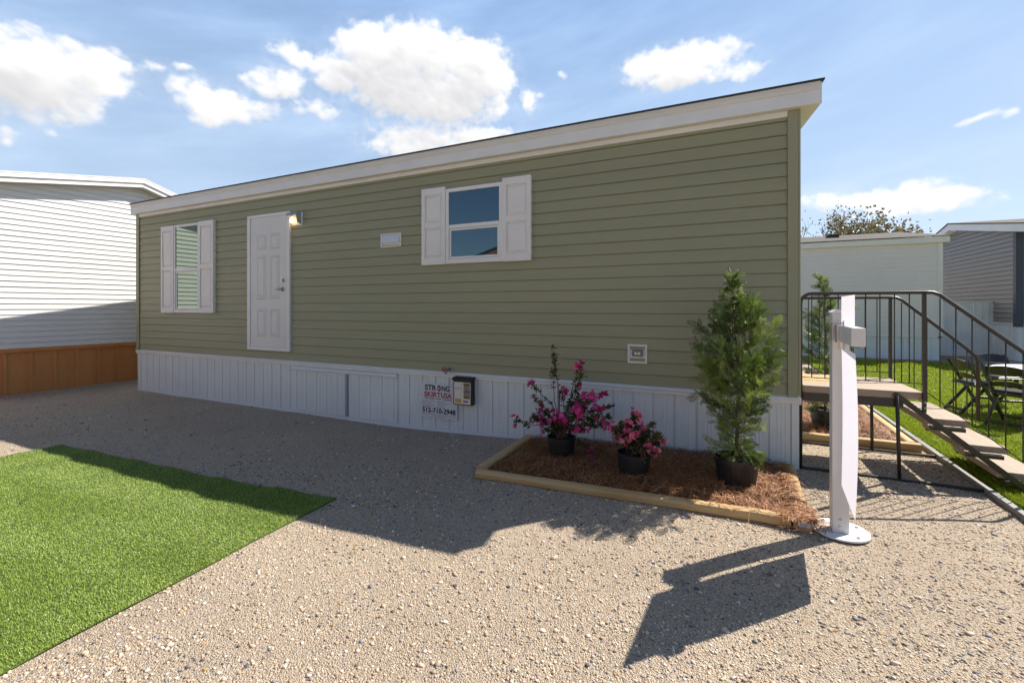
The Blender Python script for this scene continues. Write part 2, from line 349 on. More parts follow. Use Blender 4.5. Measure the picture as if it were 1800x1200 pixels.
ICO_V = None
def ico():
    t = (1+5**.5)/2
    v = np.array([(-1,t,0),(1,t,0),(-1,-t,0),(1,-t,0),(0,-1,t),(0,1,t),(0,-1,-t),(0,1,-t),(t,0,-1),(t,0,1),(-t,0,-1),(-t,0,1)], float)
    f = np.array([(0,11,5),(0,5,1),(0,1,7),(0,7,10),(0,10,11),(1,5,9),(5,11,4),(11,10,2),(10,7,6),(7,1,8),(3,9,4),(3,4,2),(3,2,6),(3,6,8),(3,8,9),(4,9,5),(2,4,11),(6,2,10),(8,6,7),(9,8,1)])
    return v/np.linalg.norm(v[0]), f
def pebbles():
    iv, fi = ico(); P = []; S = []
    F = np.array([-math.sin(ANG), math.cos(ANG)]); Rr = np.array([math.cos(ANG), math.sin(ANG)])
    def scatter(n, zmin, zmax, smu, ssig, power=1.0):
        # denser close up: sampled over depth and across the view with a margin
        u = rng.random(n); z = zmin+(zmax-zmin)*u**1.3; x = (rng.random(n)*2-1)*(z*1.3+.4)
        P.append(np.outer(x, Rr)+np.outer(z, F)); S.append(np.clip(np.exp(rng.normal(smu, ssig, n)), .0018, .02))
    scatter(90000, 1.0, 4.4, math.log(.0037), .42)
    scatter(1500, 1.0, 5.0, math.log(.0075), .3)
    scatter(34000, 3.4, 10.5, math.log(.0062), .35)
    P = np.concatenate(P); S = np.concatenate(S)
    keep = ((P[:, 1] < 4.66) | (P[:, 0] > .62) & (P[:, 0] < 1.8) & (P[:, 1] < 5.7)) & ~((P[:, 0] > -1.98) & (P[:, 0] < .5) & (P[:, 1] > 3.42)) & (P[:, 0] > -11.4) & (P[:, 0] < 3.4)
    a = R(2.8); qx = (P[:, 0]+2.78)*math.cos(a)+(P[:, 1]-2.64)*math.sin(a); qy = -(P[:, 0]+2.78)*math.sin(a)+(P[:, 1]-2.64)*math.cos(a)
    keep &= ~((qx < 0) & (qx > -3.95) & (qy < 0)); keep &= ~((P[:, 0] > 1.8) & (P[:, 1] > 3.4))
    pat = np.array([mnoise.noise((p[0]*.5, p[1]*1.1, 4)) for p in P]); keep &= (rng.random(len(P)) < np.clip(.72+.9*pat, .25, 1)) | (S > .0065)
    P = P[keep]; S = S[keep]; n = len(P)
    ang = rng.random(n)*6.283; c, s = np.cos(ang), np.sin(ang)
    sx = S*rng.uniform(.8, 1.5, n); sy = S*rng.uniform(.7, 1.1, n); sz = S*rng.uniform(.4, .8, n)
    V = np.repeat(iv[None], n, 0)*(1+rng.uniform(-.25, .25, (n, 12, 1)))
    X = V[:, :, 0]*sx[:, None]; Y = V[:, :, 1]*sy[:, None]; Z = V[:, :, 2]*sz[:, None]
    gzv = gz_np(P[:, 0]) + np.array([micro(p[0], p[1]) for p in P])
    O = np.stack([X*c[:, None]-Y*s[:, None]+P[:, 0:1], X*s[:, None]+Y*c[:, None]+P[:, 1:2], Z+(gzv+sz*.25)[:, None]], -1)
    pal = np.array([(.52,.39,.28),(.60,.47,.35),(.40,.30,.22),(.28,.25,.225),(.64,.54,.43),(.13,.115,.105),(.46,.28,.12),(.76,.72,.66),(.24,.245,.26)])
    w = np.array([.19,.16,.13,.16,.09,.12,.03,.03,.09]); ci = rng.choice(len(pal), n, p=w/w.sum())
    warm = (P[:, 1] < 2.4) & (P[:, 1] > -5) & (rng.random(n) < .55) & np.isin(ci, (3, 5, 8))  # front greys made tan: trafficked sand, and sun-against-shade tone put into the colour
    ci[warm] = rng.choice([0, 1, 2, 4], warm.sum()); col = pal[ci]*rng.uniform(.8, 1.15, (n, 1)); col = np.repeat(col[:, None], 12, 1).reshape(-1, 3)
    T = (fi[None]+(np.arange(n)*12)[:, None, None]).reshape(-1, 3)
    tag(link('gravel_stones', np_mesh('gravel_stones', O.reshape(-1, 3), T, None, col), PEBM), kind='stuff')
pebbles()

def blades(P, Z, H, Wd, lean, la, col, bend=.6):
    """grass blades: five vertices each"""
    n = len(P); a = rng.random(n)*6.283
    wx, wy = np.cos(a)*Wd/2, np.sin(a)*Wd/2
    lx, ly = np.cos(la)*lean*H, np.sin(la)*lean*H
    V = np.zeros((n, 5, 3))
    for i, (t, ws, lz) in enumerate(((0, -1, 0), (0, 1, 0), (.55, .8, .3), (.55, -.8, .3), (1, 0, 1))):
        V[:, i, 0] = P[:, 0]+wx*ws+lx*(lz if t else 0); V[:, i, 1] = P[:, 1]+wy*ws+ly*(lz if t else 0)
        V[:, i, 2] = Z+H*t*(1-.35*lean*t)
    b = (np.arange(n)*5)[:, None]
    return V.reshape(-1, 3), b+np.array([[3, 2, 4]]), b+np.array([[0, 1, 2, 3]]), np.repeat(col[:, None], 5, 1).reshape(-1, 3)
def vnoise(P, s, seed):
    return np.array([mnoise.noise((p[0]*s[0], p[1]*s[1], seed)) for p in P])

# ------------------------------------------------------------------ artificial grass mat
def turf_mat():
    rz = R(2.8)
    t = thing('grass_mat', 'rectangular bright green artificial grass mat lying on the gravel', 'grass mat', (-2.78, 2.64, -.09), rz=rz)
    ca, sa = math.cos(rz), math.sin(rz)
    def gl(x, y):
        wx = -2.78+x*ca-y*sa; wy = 2.64+x*sa+y*ca
        return gz(wx)+micro(wx, wy)+.09
    def wob(x, y): return .010*math.sin(x*9+3*mnoise.noise((x*1.3, y*.6, 1)))*math.exp(-((y+.0)/.7)**2) + .006*mnoise.noise((x*1.2, y*4, 5))
    xs = np.linspace(-3.95, 0, 80); ys = np.linspace(-3.9, 0, 80)
    ed = lambda u, s: .012*mnoise.noise((u*2.2, s, 2))
    V = []; F = []
    for y in ys:
        for x in xs:
            X = x+(ed(y, 1) if x > -.01 else 0); Y = y+(ed(x, 7) if y > -.01 else 0)
            V.append((X, Y, gl(x, y)+.012+max(wob(x, y), -.006)))
    for j in range(79):
        for i in range(79): F.append((j*80+i, j*80+i+1, (j+1)*80+i+1, (j+1)*80+i))
    me = bpy.data.meshes.new('backing'); me.from_pydata(V, [], F); me.shade_smooth()
    bk = link('backing', me, pbr('turf_backing', (.06, .10, .018), .9, .3, 30), t, False)
    sd = bk.modifiers.new('thick', 'SOLIDIFY'); sd.thickness = .006
    n = 260000
    x = -3.95+3.95*(1-rng.random(n)**1.15); y = -2.6*rng.random(n)**.9
    x = np.clip(x+0, -3.95, 0); P = np.stack([x, y], -1)
    nz = vnoise(P, (.8, 3.0), 11); nz2 = vnoise(P, (5, 5), 4); nz3 = vnoise(P, (.5, 1.6), 21)
    Z = np.array([gl(a, b)+.012+max(wob(a, b), -.006) for a, b in P])
    H = .0125*(1+.22*rng.normal(size=n)).clip(.5, 1.5); H *= 1+.12*nz2
    lean = (.55+.75*nz+.25*rng.normal(size=n)).clip(.05, 1.3); la = R(200)+1.2*nz3+.9*rng.normal(size=n)
    base = np.array([(.27,.37,.065)]); col = base*(1+.16*rng.normal(size=(n, 1))).clip(.45, 1.7)
    yel = rng.random(n) < .22; col[yel] = np.array([.32,.40,.09])*rng.uniform(.7, 1.25, (yel.sum(), 1))
    lt = rng.random(n) < .05; col[lt] = np.array([.45,.52,.22])
    V, T, Q, C = blades(P, Z, H, rng.uniform(.0022, .0038, n), lean, la, col)
    pl = link('pile', np_mesh('pile', V, T, Q, C), TURFM, t, False); pl['kind'] = 'stuff'
turf_mat()

# ------------------------------------------------------------------ siding builder
def siding(mb, axis, c, out, a0, a1, z0, z1, pitch, ztop=None, depth=.013, seams=True, gr=0., gd=.009):
    """horizontal laps on plane axis ('x': wall runs along X at y=c, 'y': runs along Y at x=c); out = outward sign"""
    def pt(a, o, z): return (a, c+out*o, z) if axis == 'x' else (c+out*o, a, z)
    k = 0; zb = z0
    while zb < z1-.01:
        zt = min(zb+pitch, z1)
        lo_b, hi_b, lo_t, hi_t = a0, a1, a0, a1
        if ztop is not None:
            def span(z):
                aa = [a0+(a1-a0)*i/400 for i in range(401)]; ok = [a for a in aa if ztop(a) >= z]
                return (min(ok), max(ok)) if ok else None
            sb, st = span(zb), span(zt)
            if sb is None: break
            if st is None: m = sum(sb)/2; st = (m, m)
            (lo_b, hi_b), (lo_t, hi_t) = sb, st
        cuts = [lo_b]
        if seams and ztop is None and hi_b-lo_b > 3:
            s = lo_b + 1.0 + (k*2.37) % 3.66
            while s < hi_b-.6: cuts.append(s); s += 3.66
        cuts.append(hi_b)
        for i in range(len(cuts)-1):
            p, q = cuts[i], cuts[i+1]; dd = depth+random.uniform(-.0012, .0012)
            pt0 = lo_t if i == 0 else p; qt = hi_t if i == len(cuts)-2 else q
            mid = zb+pitch*.12
            up_ = pitch*.25   # hollow behind the hanging edge, the sheet below tucks up into it
            vs = [pt(p, -.002 if gr else .0035, zb+up_), pt(q, -.002 if gr else .0035, zb+up_), pt(q, dd-.002, zb), pt(p, dd-.002, zb), pt(q, dd, zb), pt(p, dd, zb), pt(qt, .003, zt-gr), pt(pt0, .003, zt-gr), pt(qt, -gd, zt-gr*.9), pt(pt0, -gd, zt-gr*.9), pt(qt, -gd, zt+up_*.9), pt(pt0, -gd, zt+up_*.9)]
            mb.add(vs, [(0,1,2,3), (3,2,4,5), (5,4,6,7)]+([(7,6,8,9), (9,8,10,11)] if gr > 0 and ztop is None else []))
        zb += pitch; k += 1

def ribbed(mb, axis, c, out, a0, a1, zb, zt, pitch=.2, depth=.02, minor=True, rib=.03):
    """vertical ribbed skirting panel; zb is a function of position"""
    pr = [(a0, 0)]; a = a0+pitch*.5
    while a < a1-rib:
        pr += [(a, 0), (a+.004, depth), (a+rib-.004, depth), (a+rib, 0)]
        if minor:
            for f in (.3, .48, .66):
                m = a+rib+(pitch-rib)*f
                if m < a1-.02: pr += [(m, 0), (m+.006, .0035), (m+.012, 0)]
        a += pitch
    pr.append((a1, 0)); vs = []
    for a, o in pr:
        for z in (zb(a), zt): vs.append((a, c+out*o, z) if axis == 'x' else (c+out*o, a, z))
    mb.add(vs, [(2*i, 2*i+2, 2*i+3, 2*i+1) for i in range(len(pr)-1)])

# ------------------------------------------------------------------ the sage mobile home
HX0, HX1, HY, HYB = -9.98, .552, 4.695, 8.95
EAVE, SL = 3.335, .17; RIDGE_Y = 6.82
def roofz(y, base=EAVE): return base+SL*(min(y, 2*RIDGE_Y-y)-4.61)
home = thing('mobile_home', 'sage green mobile home with white shutters, white skirting and low gable roof', 'mobile home', (-4.7, 6.8, 0))
mb = MB()
mb.prism([(HY+.012, .6), (HYB-.012, .6), (HYB-.012, 3.2), (RIDGE_Y, roofz(RIDGE_Y)-.09), (HY+.012, 3.2)], 'x', HX0+.012, HX1-.012)
siding(mb, 'x', HY, -1, HX0+.005, HX1-.005, .633, 3.20, .1222, depth=.0145, gr=.0055)
siding(mb, 'y', HX1, 1, HY, HYB, .633, 3.55, .1222, ztop=lambda y: roofz(y)-.1)
siding(mb, 'y', HX0, -1, HY, HYB, .633, 3.55, .1222, ztop=lambda y: roofz(y)-.1)
siding(mb, 'x', HYB, 1, HX0, HX1, .633, 3.20, .1222)
mb.build('wall', SAGE, home, fix=False)
for (xa, xb, xs) in ((.474, .556, 1), (-9.985, -9.905, -1)):
    mb = MB(); mb.box(xa, xb, 4.668, 4.684, .60, 3.155)
    xe = xb if xs > 0 else xa
    mb.box(xe if xs > 0 else xe-.016, xe+.016 if xs > 0 else xe, 4.668, 4.76, .60, 3.155)
    mb.build('corner_trim', SAGE2, home, bev=.004)
# fascia, drip edge, soffit, frieze
mb = MB(); mb.box(-10.02, .70, 4.602, 4.62, 3.157, 3.30)
for i in range(4): mb.box(-9.1+i*3.05, -9.03+i*3.05, 4.6005, 4.602, 3.157, 3.30)
mb.build('fascia', TRIM, home, bev=.003)
mb = MB(); mb.prism([(4.590, 3.338), (4.590, 3.300), (4.596, 3.272), (4.601, 3.272), (4.601, 3.338)], 'x', -10.025, .705); mb.build('drip_edge', pbr('drip_cream', (.58, .58, .56), .45, .06, 3), home)
mb = MB(); mb.box(-10.02, .70, 4.62, 4.70, 3.157, 3.165)
for s, x0, x1 in ((1, .556, .70), (-1, -10.02, -9.985)):
    mb.add([(x0, 4.70, 3.16), (x1, 4.70, 3.16), (x1, RIDGE_Y, 3.16+SL*2.12), (x0, RIDGE_Y, 3.16+SL*2.12), (x1, HYB, 3.16), (x0, HYB, 3.16)], [(0, 1, 2, 3), (3, 2, 4, 5)])
mb.build('soffit', pbr('soffit_cream', (.66, .64, .58), .6, .05, 4), home)
mb = MB(); mb.box(-9.905, .474, 4.672, 4.70, 3.107, 3.157); mb.build('frieze_trim', TRIM, home, bev=.003)
for x0, x1 in ((.70, .716), (-10.036, -10.02)):
    mb = MB(); y0, y1 = 4.602, 2*RIDGE_Y-4.602
    mb.prism([(y0, 3.157), (RIDGE_Y, 3.157+SL*(RIDGE_Y-y0)), (y1, 3.157), (y1, 3.335), (RIDGE_Y, 3.335+SL*(RIDGE_Y-y0)), (y0, 3.335)], 'x', x0, x1)
    mb.build('rake_board', TRIM, home)
mb = MB(); y0, y1 = 4.578, 2*RIDGE_Y-4.578; zt = 3.34; rz_ = zt+SL*(RIDGE_Y-y0)
mb.prism([(y0, zt), (RIDGE_Y, rz_), (y1, zt), (y1, zt+.014), (RIDGE_Y, rz_+.014), (y0, zt+.014)], 'x', -10.05, .735)
mb.build('roof', SHING, home)
# skirting
mb = MB(); ribbed(mb, 'x', 4.690, -1, -9.985, .50, lambda a: gz(a)-.06, .60, .2, -.013, True, .024)
ribbed(mb, 'y', .545, 1, 4.705, 8.94, lambda a: -.06, .60, .2); ribbed(mb, 'y', -9.98, -1, 4.705, 8.94, lambda a: -.18, .60, .2)
mb.add([(-9.98, 8.94, -.2), (.545, 8.94, -.2), (.545, 8.94, .6), (-9.98, 8.94, .6)], [(0, 1, 2, 3)])
mb.build('skirting', SKIRT, home, fix=False)
mb = MB(); mb.prism([(4.705, .655), (4.664, .632), (4.660, .622), (4.668, .600), (4.668, .578), (4.684, .574), (4.705, .574)], 'x', -10.0, .57)
mb.prism([(.552, .655), (.577, .632), (.577, .574), (.552, .574)], 'y', 4.664, 8.94)
mb.build('skirt_cap', TRIM, home)
mb = MB(); mb.box(.503, .562, 4.680, 4.70, -.05, .574); mb.box(.546, .562, 4.70, 4.77, -.05, .574); mb.build('skirt_corner', SKIRT, home, bev=.003)
mb = MB()
for i in range(24):
    a, b = -9.985+i*.437, -9.985+(i+1)*.437
    mb.add([(a, 4.683, gz(a)-.05), (b, 4.683, gz(b)-.05), (b, 4.683, gz(b)+.035), (a, 4.683, gz(a)+.035), (a, 4.70, gz(a)+.04), (b, 4.70, gz(b)+.04)], [(0, 1, 2, 3), (3, 2, 5, 4)])
mb.build('skirt_base', SKIRT, home, fix=False)
mb = MB(); ribbed(mb, 'x', 4.682, -1, -5.828, -3.86, lambda a: gz(a)+.05, .53, .2, -.012, True, .024)
mb.prism([(4.688, .565), (4.664, .560), (4.652, .540), (4.656, .516), (4.676, .510), (4.688, .510)], 'x', -5.83, -3.855)
mb.build('access_panel', SKIRT, home, fix=False)
mb = MB(); mb.box(-4.757, -4.717, 4.668, 4.690, -.07, .508); mb.build('access_seam', pbr('seam_grey', (.22, .28, .35), .4), home)

# door
def door():
    mb = MB()
    x0, x1, z0, z1 = -6.80, -5.845, .772, 2.848; w = .068; y0, y1 = 4.652, 4.70
    mb.box(x0, x0+w, y0, y1, z0, z1); mb.box(x1-.055, x1, y0, y1, z0, z1); mb.box(x0+w, x1-.055, y0, y1, z1-.042, z1); mb.box(x0+w, x1-.055, y0, y1, z0, z0+.05)
    dl = MB(); a, b, c, d = -6.729, -5.903, .824, 2.804; dl.box(a, b, 4.664, 4.70, c, d)
    cols = [(-6.585, -6.375), (-6.285, -6.075)]; rows = [(2.27, 2.555), (1.55, 2.48-.28), (.99+.0, 1.42)]
    rows = [(2.315, 2.545), (1.555, 2.215), (.985, 1.405)]
    for (p, q) in cols:
        for (r, s) in rows:
            for i, (ins, yy) in enumerate(((0, 4.664), (.012, 4.654), (.024, 4.664))):
                pass
            v = []
            for ins, yy in ((0, 4.6635), (.012, 4.6545), (.022, 4.6545), (.036, 4.6635), (.06, 4.657)):
                v += [(p+ins, yy, r+ins), (q-ins, yy, r+ins), (q-ins, yy, s-ins), (p+ins, yy, s-ins)]
            fs = []
            for k in range(4):
                for j in range(4): fs.append((k*4+j, k*4+(j+1) % 4, (k+1)*4+(j+1) % 4, (k+1)*4+j))
            fs.append((16, 17, 18, 19)); dl.add(v, fs)
    D = dl.build('door', DOORW, home); D['label'] = 'white six panel entry door'
    mb.build('door_frame', TRIM, D, bev=.004)
    h = MB(); 
    h.tube([(-6.0, 4.664, 1.70), (-6.0, 4.655, 1.70)], .032, 16); h.tube([(-6.0, 4.655, 1.70), (-6.0, 4.62, 1.70)], .012, 10)
    h.tube([(-6.0, 4.622, 1.70), (-6.045, 4.615, 1.70), (-6.105, 4.617, 1.697)], [.013, .013, .010], 10)
    h.build('handle', NICKEL, D, smooth=True)
    h = MB(); h.tube([(-6.0, 4.664, 1.829), (-6.0, 4.654, 1.829)], .031, 16); h.tube([(-6.0, 4.654, 1.829), (-6.0, 4.636, 1.829)], [.024, .021], 16); h.build('deadbolt', NICKEL, D, smooth=False)
door()

def shutter(x0, x1, z0, z1, split):
    mb = MB(); w = .05; yb = 4.655; yf = 4.640
    mb.box(x0+.002, x1-.002, yb, 4.690, z0+.002, z1-.002)
    mb.box(x0, x0+w, yf, yb, z0, z1); mb.box(x1-w, x1, yf, yb, z0, z1)
    rails = [(z0, z0+.09), (split-.035, split+.035), (z1-.085, z1)]
    for a, b in rails: mb.box(x0+w, x1-w, yf, yb, a, b)
    for a, b in ((rails[0][1], rails[1][0]), (rails[1][1], rails[2][0])):
        p, q = x0+w, x1-w; v = []
        for ins, yy in ((.012, yb-.0005), (.03, yf+.003), (.034, yf+.003)): v += [(p+ins, yy, a+ins), (q-ins, yy, a+ins), (q-ins, yy, b-ins), (p+ins, yy, b-ins)]
        fs = [(k*4+j, k*4+(j+1) % 4, (k+1)*4+(j+1) % 4, (k+1)*4+j) for k in range(2) for j in range(4)]+[(8, 9, 10, 11)]
        mb.add(v, fs)
    return mb.build('shutter', WHITE, home, bev=.003)
GLASSG = pbr('bright_reflect_glass', (.01, .03, .025), .01, ior=3.4)  # left window: reflectance raised to brighten the mirrored sunlit wall, green glass tint
GLASSG.node_tree.nodes['Principled BSDF'].inputs['Specular Tint'].default_value = (.84, 1.0, .84, 1)
def window(x0, x1, z0, z1, mid, fw, glass):
    mb = MB(); y0, y1 = 4.650, 4.70
    mb.box(x0, x0+fw, y0, y1, z0, z1); mb.box(x1-fw, x1, y0, y1, z0, z1); mb.box(x0+fw, x1-fw, y0, y1, z1-fw, z1); mb.box(x0+fw, x1-fw, y0, y1, z0, z0+fw+.012)
    mb.box(x0+fw, x1-fw, 4.652, 4.70, mid-.022, mid+.022)
    f = mb.build('window', TRIM, home, bev=.003)
    s = MB(); a, b, c, d = x0+fw+.004, x1-fw-.004, z0+fw+.016, mid-.024; t = .024
    s.box(a, a+t, 4.664, 4.70, c, d); s.box(b-t, b, 4.664, 4.70, c, d); s.box(a+t, b-t, 4.664, 4.70, c, c+t); s.box(a+t, b-t, 4.664, 4.70, d-t, d)
    s.build('lower_sash', TRIM, f, bev=.002)
    for (p, q, r, u, y) in ((x0+fw, x1-fw, mid+.022, z1-fw, 4.662), (a+t, b-t, c+t, d-t, 4.672)):
        g = MB(); g.add([(p, y, r), (q, y, r), (q, y, u), (p, y, u)], [(0, 1, 2, 3)]); g.build('pane', glass, f)
    return f
window(-8.757, -8.036, 1.336, 2.858, 2.075, .04, GLASSG)
shutter(-9.135, -8.758, 1.332, 2.858, 2.11); shutter(-8.035, -7.635, 1.335, 2.868, 2.11)
window(-3.105, -2.33, 1.953, 2.862, 2.40, .045, GLASS)
shutter(-3.455, -3.106, 1.949, 2.893, 2.43); shutter(-2.329, -1.977, 1.947, 2.898, 2.43)

# exhaust vent with flap
mb = MB(); x0, x1, z0, z1 = -4.134, -3.80, 2.21, 2.389; t = .016
mb.box(x0, x1, 4.668, 4.70, z0, z0+t); mb.box(x0, x1, 4.668, 4.70, z1-t, z1); mb.box(x0, x0+t, 4.668, 4.70, z0+t, z1-t); mb.box(x1-t, x1, 4.668, 4.70, z0+t, z1-t); mb.box(x0+t, x1-t, 4.682, 4.70, z0+t, z1-t)
v = mb.build('exhaust_vent', WHITE, home, bev=.003)
mb = MB(); mb.prism([(4.681, z1-t-.004), (4.652, z0+.065), (4.652, z0+.055), (4.681, z0+.06)], 'x', x0+t+.006, x1-t-.006); mb.build('vent_flap', pbr('vent_bluegrey', (.55, .60, .68), .4), v)
# outlet box
mb = MB(); x0, x1, z0, z1 = -.921, -.730, .863, 1.053; t = .02
mb.box(x0, x1, 4.672, 4.70, z0, z0+t); mb.box(x0, x1, 4.672, 4.70, z1-t, z1); mb.box(x0, x0+t, 4.672, 4.70, z0+t, z1-t); mb.box(x1-t, x1, 4.672, 4.70, z0+t, z1-t); mb.box(x0+t, x1-t, 4.684, 4.70, z0+t, z1-t)
v = mb.build('outlet_mount', WHITE, home, bev=.003)
mb = MB(); mb.box(x0+.045, x1-.04, 4.655, 4.684, z0+.07, z1-.055); mb.build('outlet_cover', pbr('smoke_grey', (.16, .15, .15), .3), v, bev=.008)
for i in range(2):
    mb = MB(); mb.box(x0+.070+i*.032, x0+.096+i*.032, 4.651, 4.6548, z0+.088, z1-.076); mb.build('receptacle', pbr('receptacle_cream', (.62, .60, .50), .4), v)
# porch light, lit
mb = MB(); x0, x1, z0, z1 = -5.835, -5.605, 2.63, 2.815
mb.box(x0, x1, 4.672, 4.70, z0-.005, z1+.004); lamp = mb.build('porch_light', TRIM, home, bev=.004)
mb = MB(); mb.prism([(4.672, z1), (4.60, z1-.008), (4.575, z1-.05), (4.58, z1-.055), (4.604, z1-.016), (4.672, z1-.010)], 'x', x0+.012, x1-.012)
mb.prism([(4.672, z1-.012), (4.604, z1-.018), (4.58, z1-.06), (4.60, z0+.03), (4.672, z0+.006)], 'x', x1-.016, x1-.012)
mb.build('lamp_hood', pbr('galvanised', (.42, .5, .58), .3, .1, 10, metal=.6), lamp)
mb = MB(); mb.lathe([(.0, -.04), (.018, -.036), (.03, -.015), (.03, .0), (.018, .026), (.013, .045), (.0, .046)], (-5.76, 4.632, 2.70), 16); mb.build('bulb', emit('bulb_glow', (1, .66, .27), 4.), lamp, smooth=True)
mb = MB(); mb.box(x0+.02, x1-.022, 4.6705, 4.6718, z0+.012, z1-.02); mb.build('reflector', pbr('reflector', (.72, .62, .50), .35), lamp)
# hose bib
mb = MB(); mb.tube([(-3.06, 4.69, .675), (-3.06, 4.62, .675), (-3.06, 4.595, .655), (-3.06, 4.585, .63)], [.012, .013, .013, .014], 10); mb.tube([(-3.06, 4.64, .675), (-3.06, 4.63, .705)], .007, 8)
fa = mb.build('hose_spigot', pbr('brass_grey', (.32, .33, .33), .35, metal=.8), home, smooth=True)
mb = MB(); c = Vector((-3.105, 4.62, .672))
mb.tube([c+Vector((.024*math.cos(a), .006*math.sin(a), .024*math.sin(a))) for a in [i*.5236 for i in range(13)]], .006, 6); mb.tube([c+Vector((-.02, 0, 0)), c+Vector((.05, 0.01, .003))], .005, 6); mb.build('red_valve', pbr('valve_red', (.42, .03, .025), .4), fa, smooth=True)

# ------------------------------------------------------------------ sign on skirting
sg = thing('skirting_sign', 'white advertising sign with blue and red lettering fixed to the white skirting', 'sign', (-3.21, 4.66, .06))
x0, x1, z0, z1 = -3.482, -2.944, .062, .483
mb = MB(); mb.box(x0, x1, 4.664, 4.668, z0, z1); mb.build('board', SIGNW, sg)
ys = 4.6625; Wd = x1-x0; Hh = z1-z0
def sx(f): return x0+f*Wd
def sz(f): return z0+f*Hh
a = MB(); b = MB(); c = MB(); d = MB()
nb = MB(); ub = MB(); rb2 = MB()
text_mb(a, 'STR', sx(.12), sx(.44), sz(.80), sz(.965), ys, .035); text_mb(nb, 'NG', sx(.58), sx(.80), sz(.80), sz(.965), ys, .035)
text_mb(ub, 'U', sx(.57), sx(.665), sz(.61), sz(.765), ys, .035)
text_mb(b, 'SKIRT', sx(.10), sx(.56), sz(.61), sz(.765), ys, .035); text_mb(rb2, 'SA', sx(.675), sx(.85), sz(.61), sz(.765), ys, .035)
text_mb(c, '512-710-2948', sx(.05), sx(.955), sz(.145), sz(.30), ys, .03)
# round emblem standing for the O: red disc, blue rim, white star
cx, cz = sx(.51), sz(.882); rr = Hh*.088
def disc(m, r, y, n=20, sx_=.72): m.add([(cx+math.cos(i*2*math.pi/n)*r*sx_, y, cz+math.sin(i*2*math.pi/n)*r) for i in range(n)], [tuple(range(n))])
da = MB(); db = MB(); disc(da, rr, ys); disc(db, rr*.76, ys-.0006)
st = MB(); st.add([(cx+math.sin(i*math.pi/5)*(rr*.6 if i % 2 == 0 else rr*.24)*.75, ys-.0012, cz+math.cos(i*math.pi/5)*(rr*.6 if i % 2 == 0 else rr*.24)) for i in range(10)], [tuple(range(10))])
for p, q in ((.12, .40), (.44, .57), (.60, .85)):
    x = p
    while x < q:
        wl = random.uniform(.012, .022); d.box(sx(x), sx(min(x+wl, q)), ys, ys+.0005, sz(.545+random.uniform(-.008, .004)), sz(.585+random.uniform(-.006, .012))); x += wl+.006
for col, (p, q) in enumerate(((.05, .42), (.46, .78))):
    for r in range(4):
        zz = .50-.055*r; ln = (q-p)*random.uniform(.6, 1); x = p
        while x < p+ln:
            wl = random.uniform(.02, .06); d.box(sx(x), sx(min(x+wl, p+ln)), ys, ys+.0005, sz(zz-.02), sz(zz)); x += wl+.012
for zz, p, q in ((.115, .04, .96), (.06, .30, .68)):
    x = p
    while x < q:
        wl = random.uniform(.015, .05); d.box(sx(x), sx(min(x+wl, q)), ys, ys+.0005, sz(zz-.016), sz(zz)); x += wl+.01
for q in (a, nb, ub): q.build('blue_lettering', INKN, sg, fix=False)
for q in (b, rb2): q.build('red_lettering', INKR, sg, fix=False)
em = da.build('emblem', INKN, sg, fix=False); db.build('emblem_disc', INKR, em, fix=False); st.build('star', SIGNW, em, fix=False)
c.build('phone_number', BLACK, sg, fix=False); d.build('small_print', INKG, sg, fix=False)['kind'] = 'stuff'

# ------------------------------------------------------------------ brochure box
bx = thing('brochure_box', 'black flyer holder with a colourful leaflet on the white skirting', 'flyer box', (-2.82, 4.64, .27))
x0, x1, z0, z1 = -2.955, -2.70, .275, .575
mb = MB(); mb.box(x0, x1, 4.59, 4.664, z0, z1); mb.build('case', BLACKP, bx, bev=.006)
mb = MB(); mb.prism([(4.575, z1-.01), (4.575, z1+.006), (4.60, z1+.018), (4.664, z1+.03), (4.664, z1+.004)], 'x', x0-.012, x1+.012); mb.build('lid', BLACKP, bx, bev=.003)
mb = MB(); mb.box(x0+.016, x1-.016, 4.5875, 4.5895, z0+.012, z1-.03); lf = mb.build('leaflet', pbr('leaflet_paper', (.68, .62, .58), .35), bx)
def fl(name, rects, m):
    for (p, q, r, s) in rects:
        mb = MB(); mb.box(x0+.016+p*.223, x0+.016+q*.223, 4.5865, 4.5874, z0+.012+r*.258, z0+.012+s*.258); mb.build(name, m, lf)
fl('picture', [(.58, .97, .80, .97), (.58, .97, .50, .64), (.58, .97, .26, .40)], pbr('photo_brown', (.20, .12, .06), .4, .6, 60))
fl('picture', [(.58, .97, .645, .79), (.58, .97, .405, .495)], pbr('photo_blue', (.18, .24, .30), .4, .6, 50))
fl('yellow_panel', [(.06, .44, .06, .24)], pbr('flyer_orange', (.55, .30, .07), .4)); fl('logo_bar', [(.55, .86, .09, .17)], pbr('flyer_blue', (.16, .08, .30), .4))
fl('small_print', [(.05, .5, .74, .755), (.05, .45, .70, .712), (.05, .5, .66, .672), (.4, .52, .86, .88), (.4, .52, .55, .56)], INKG)

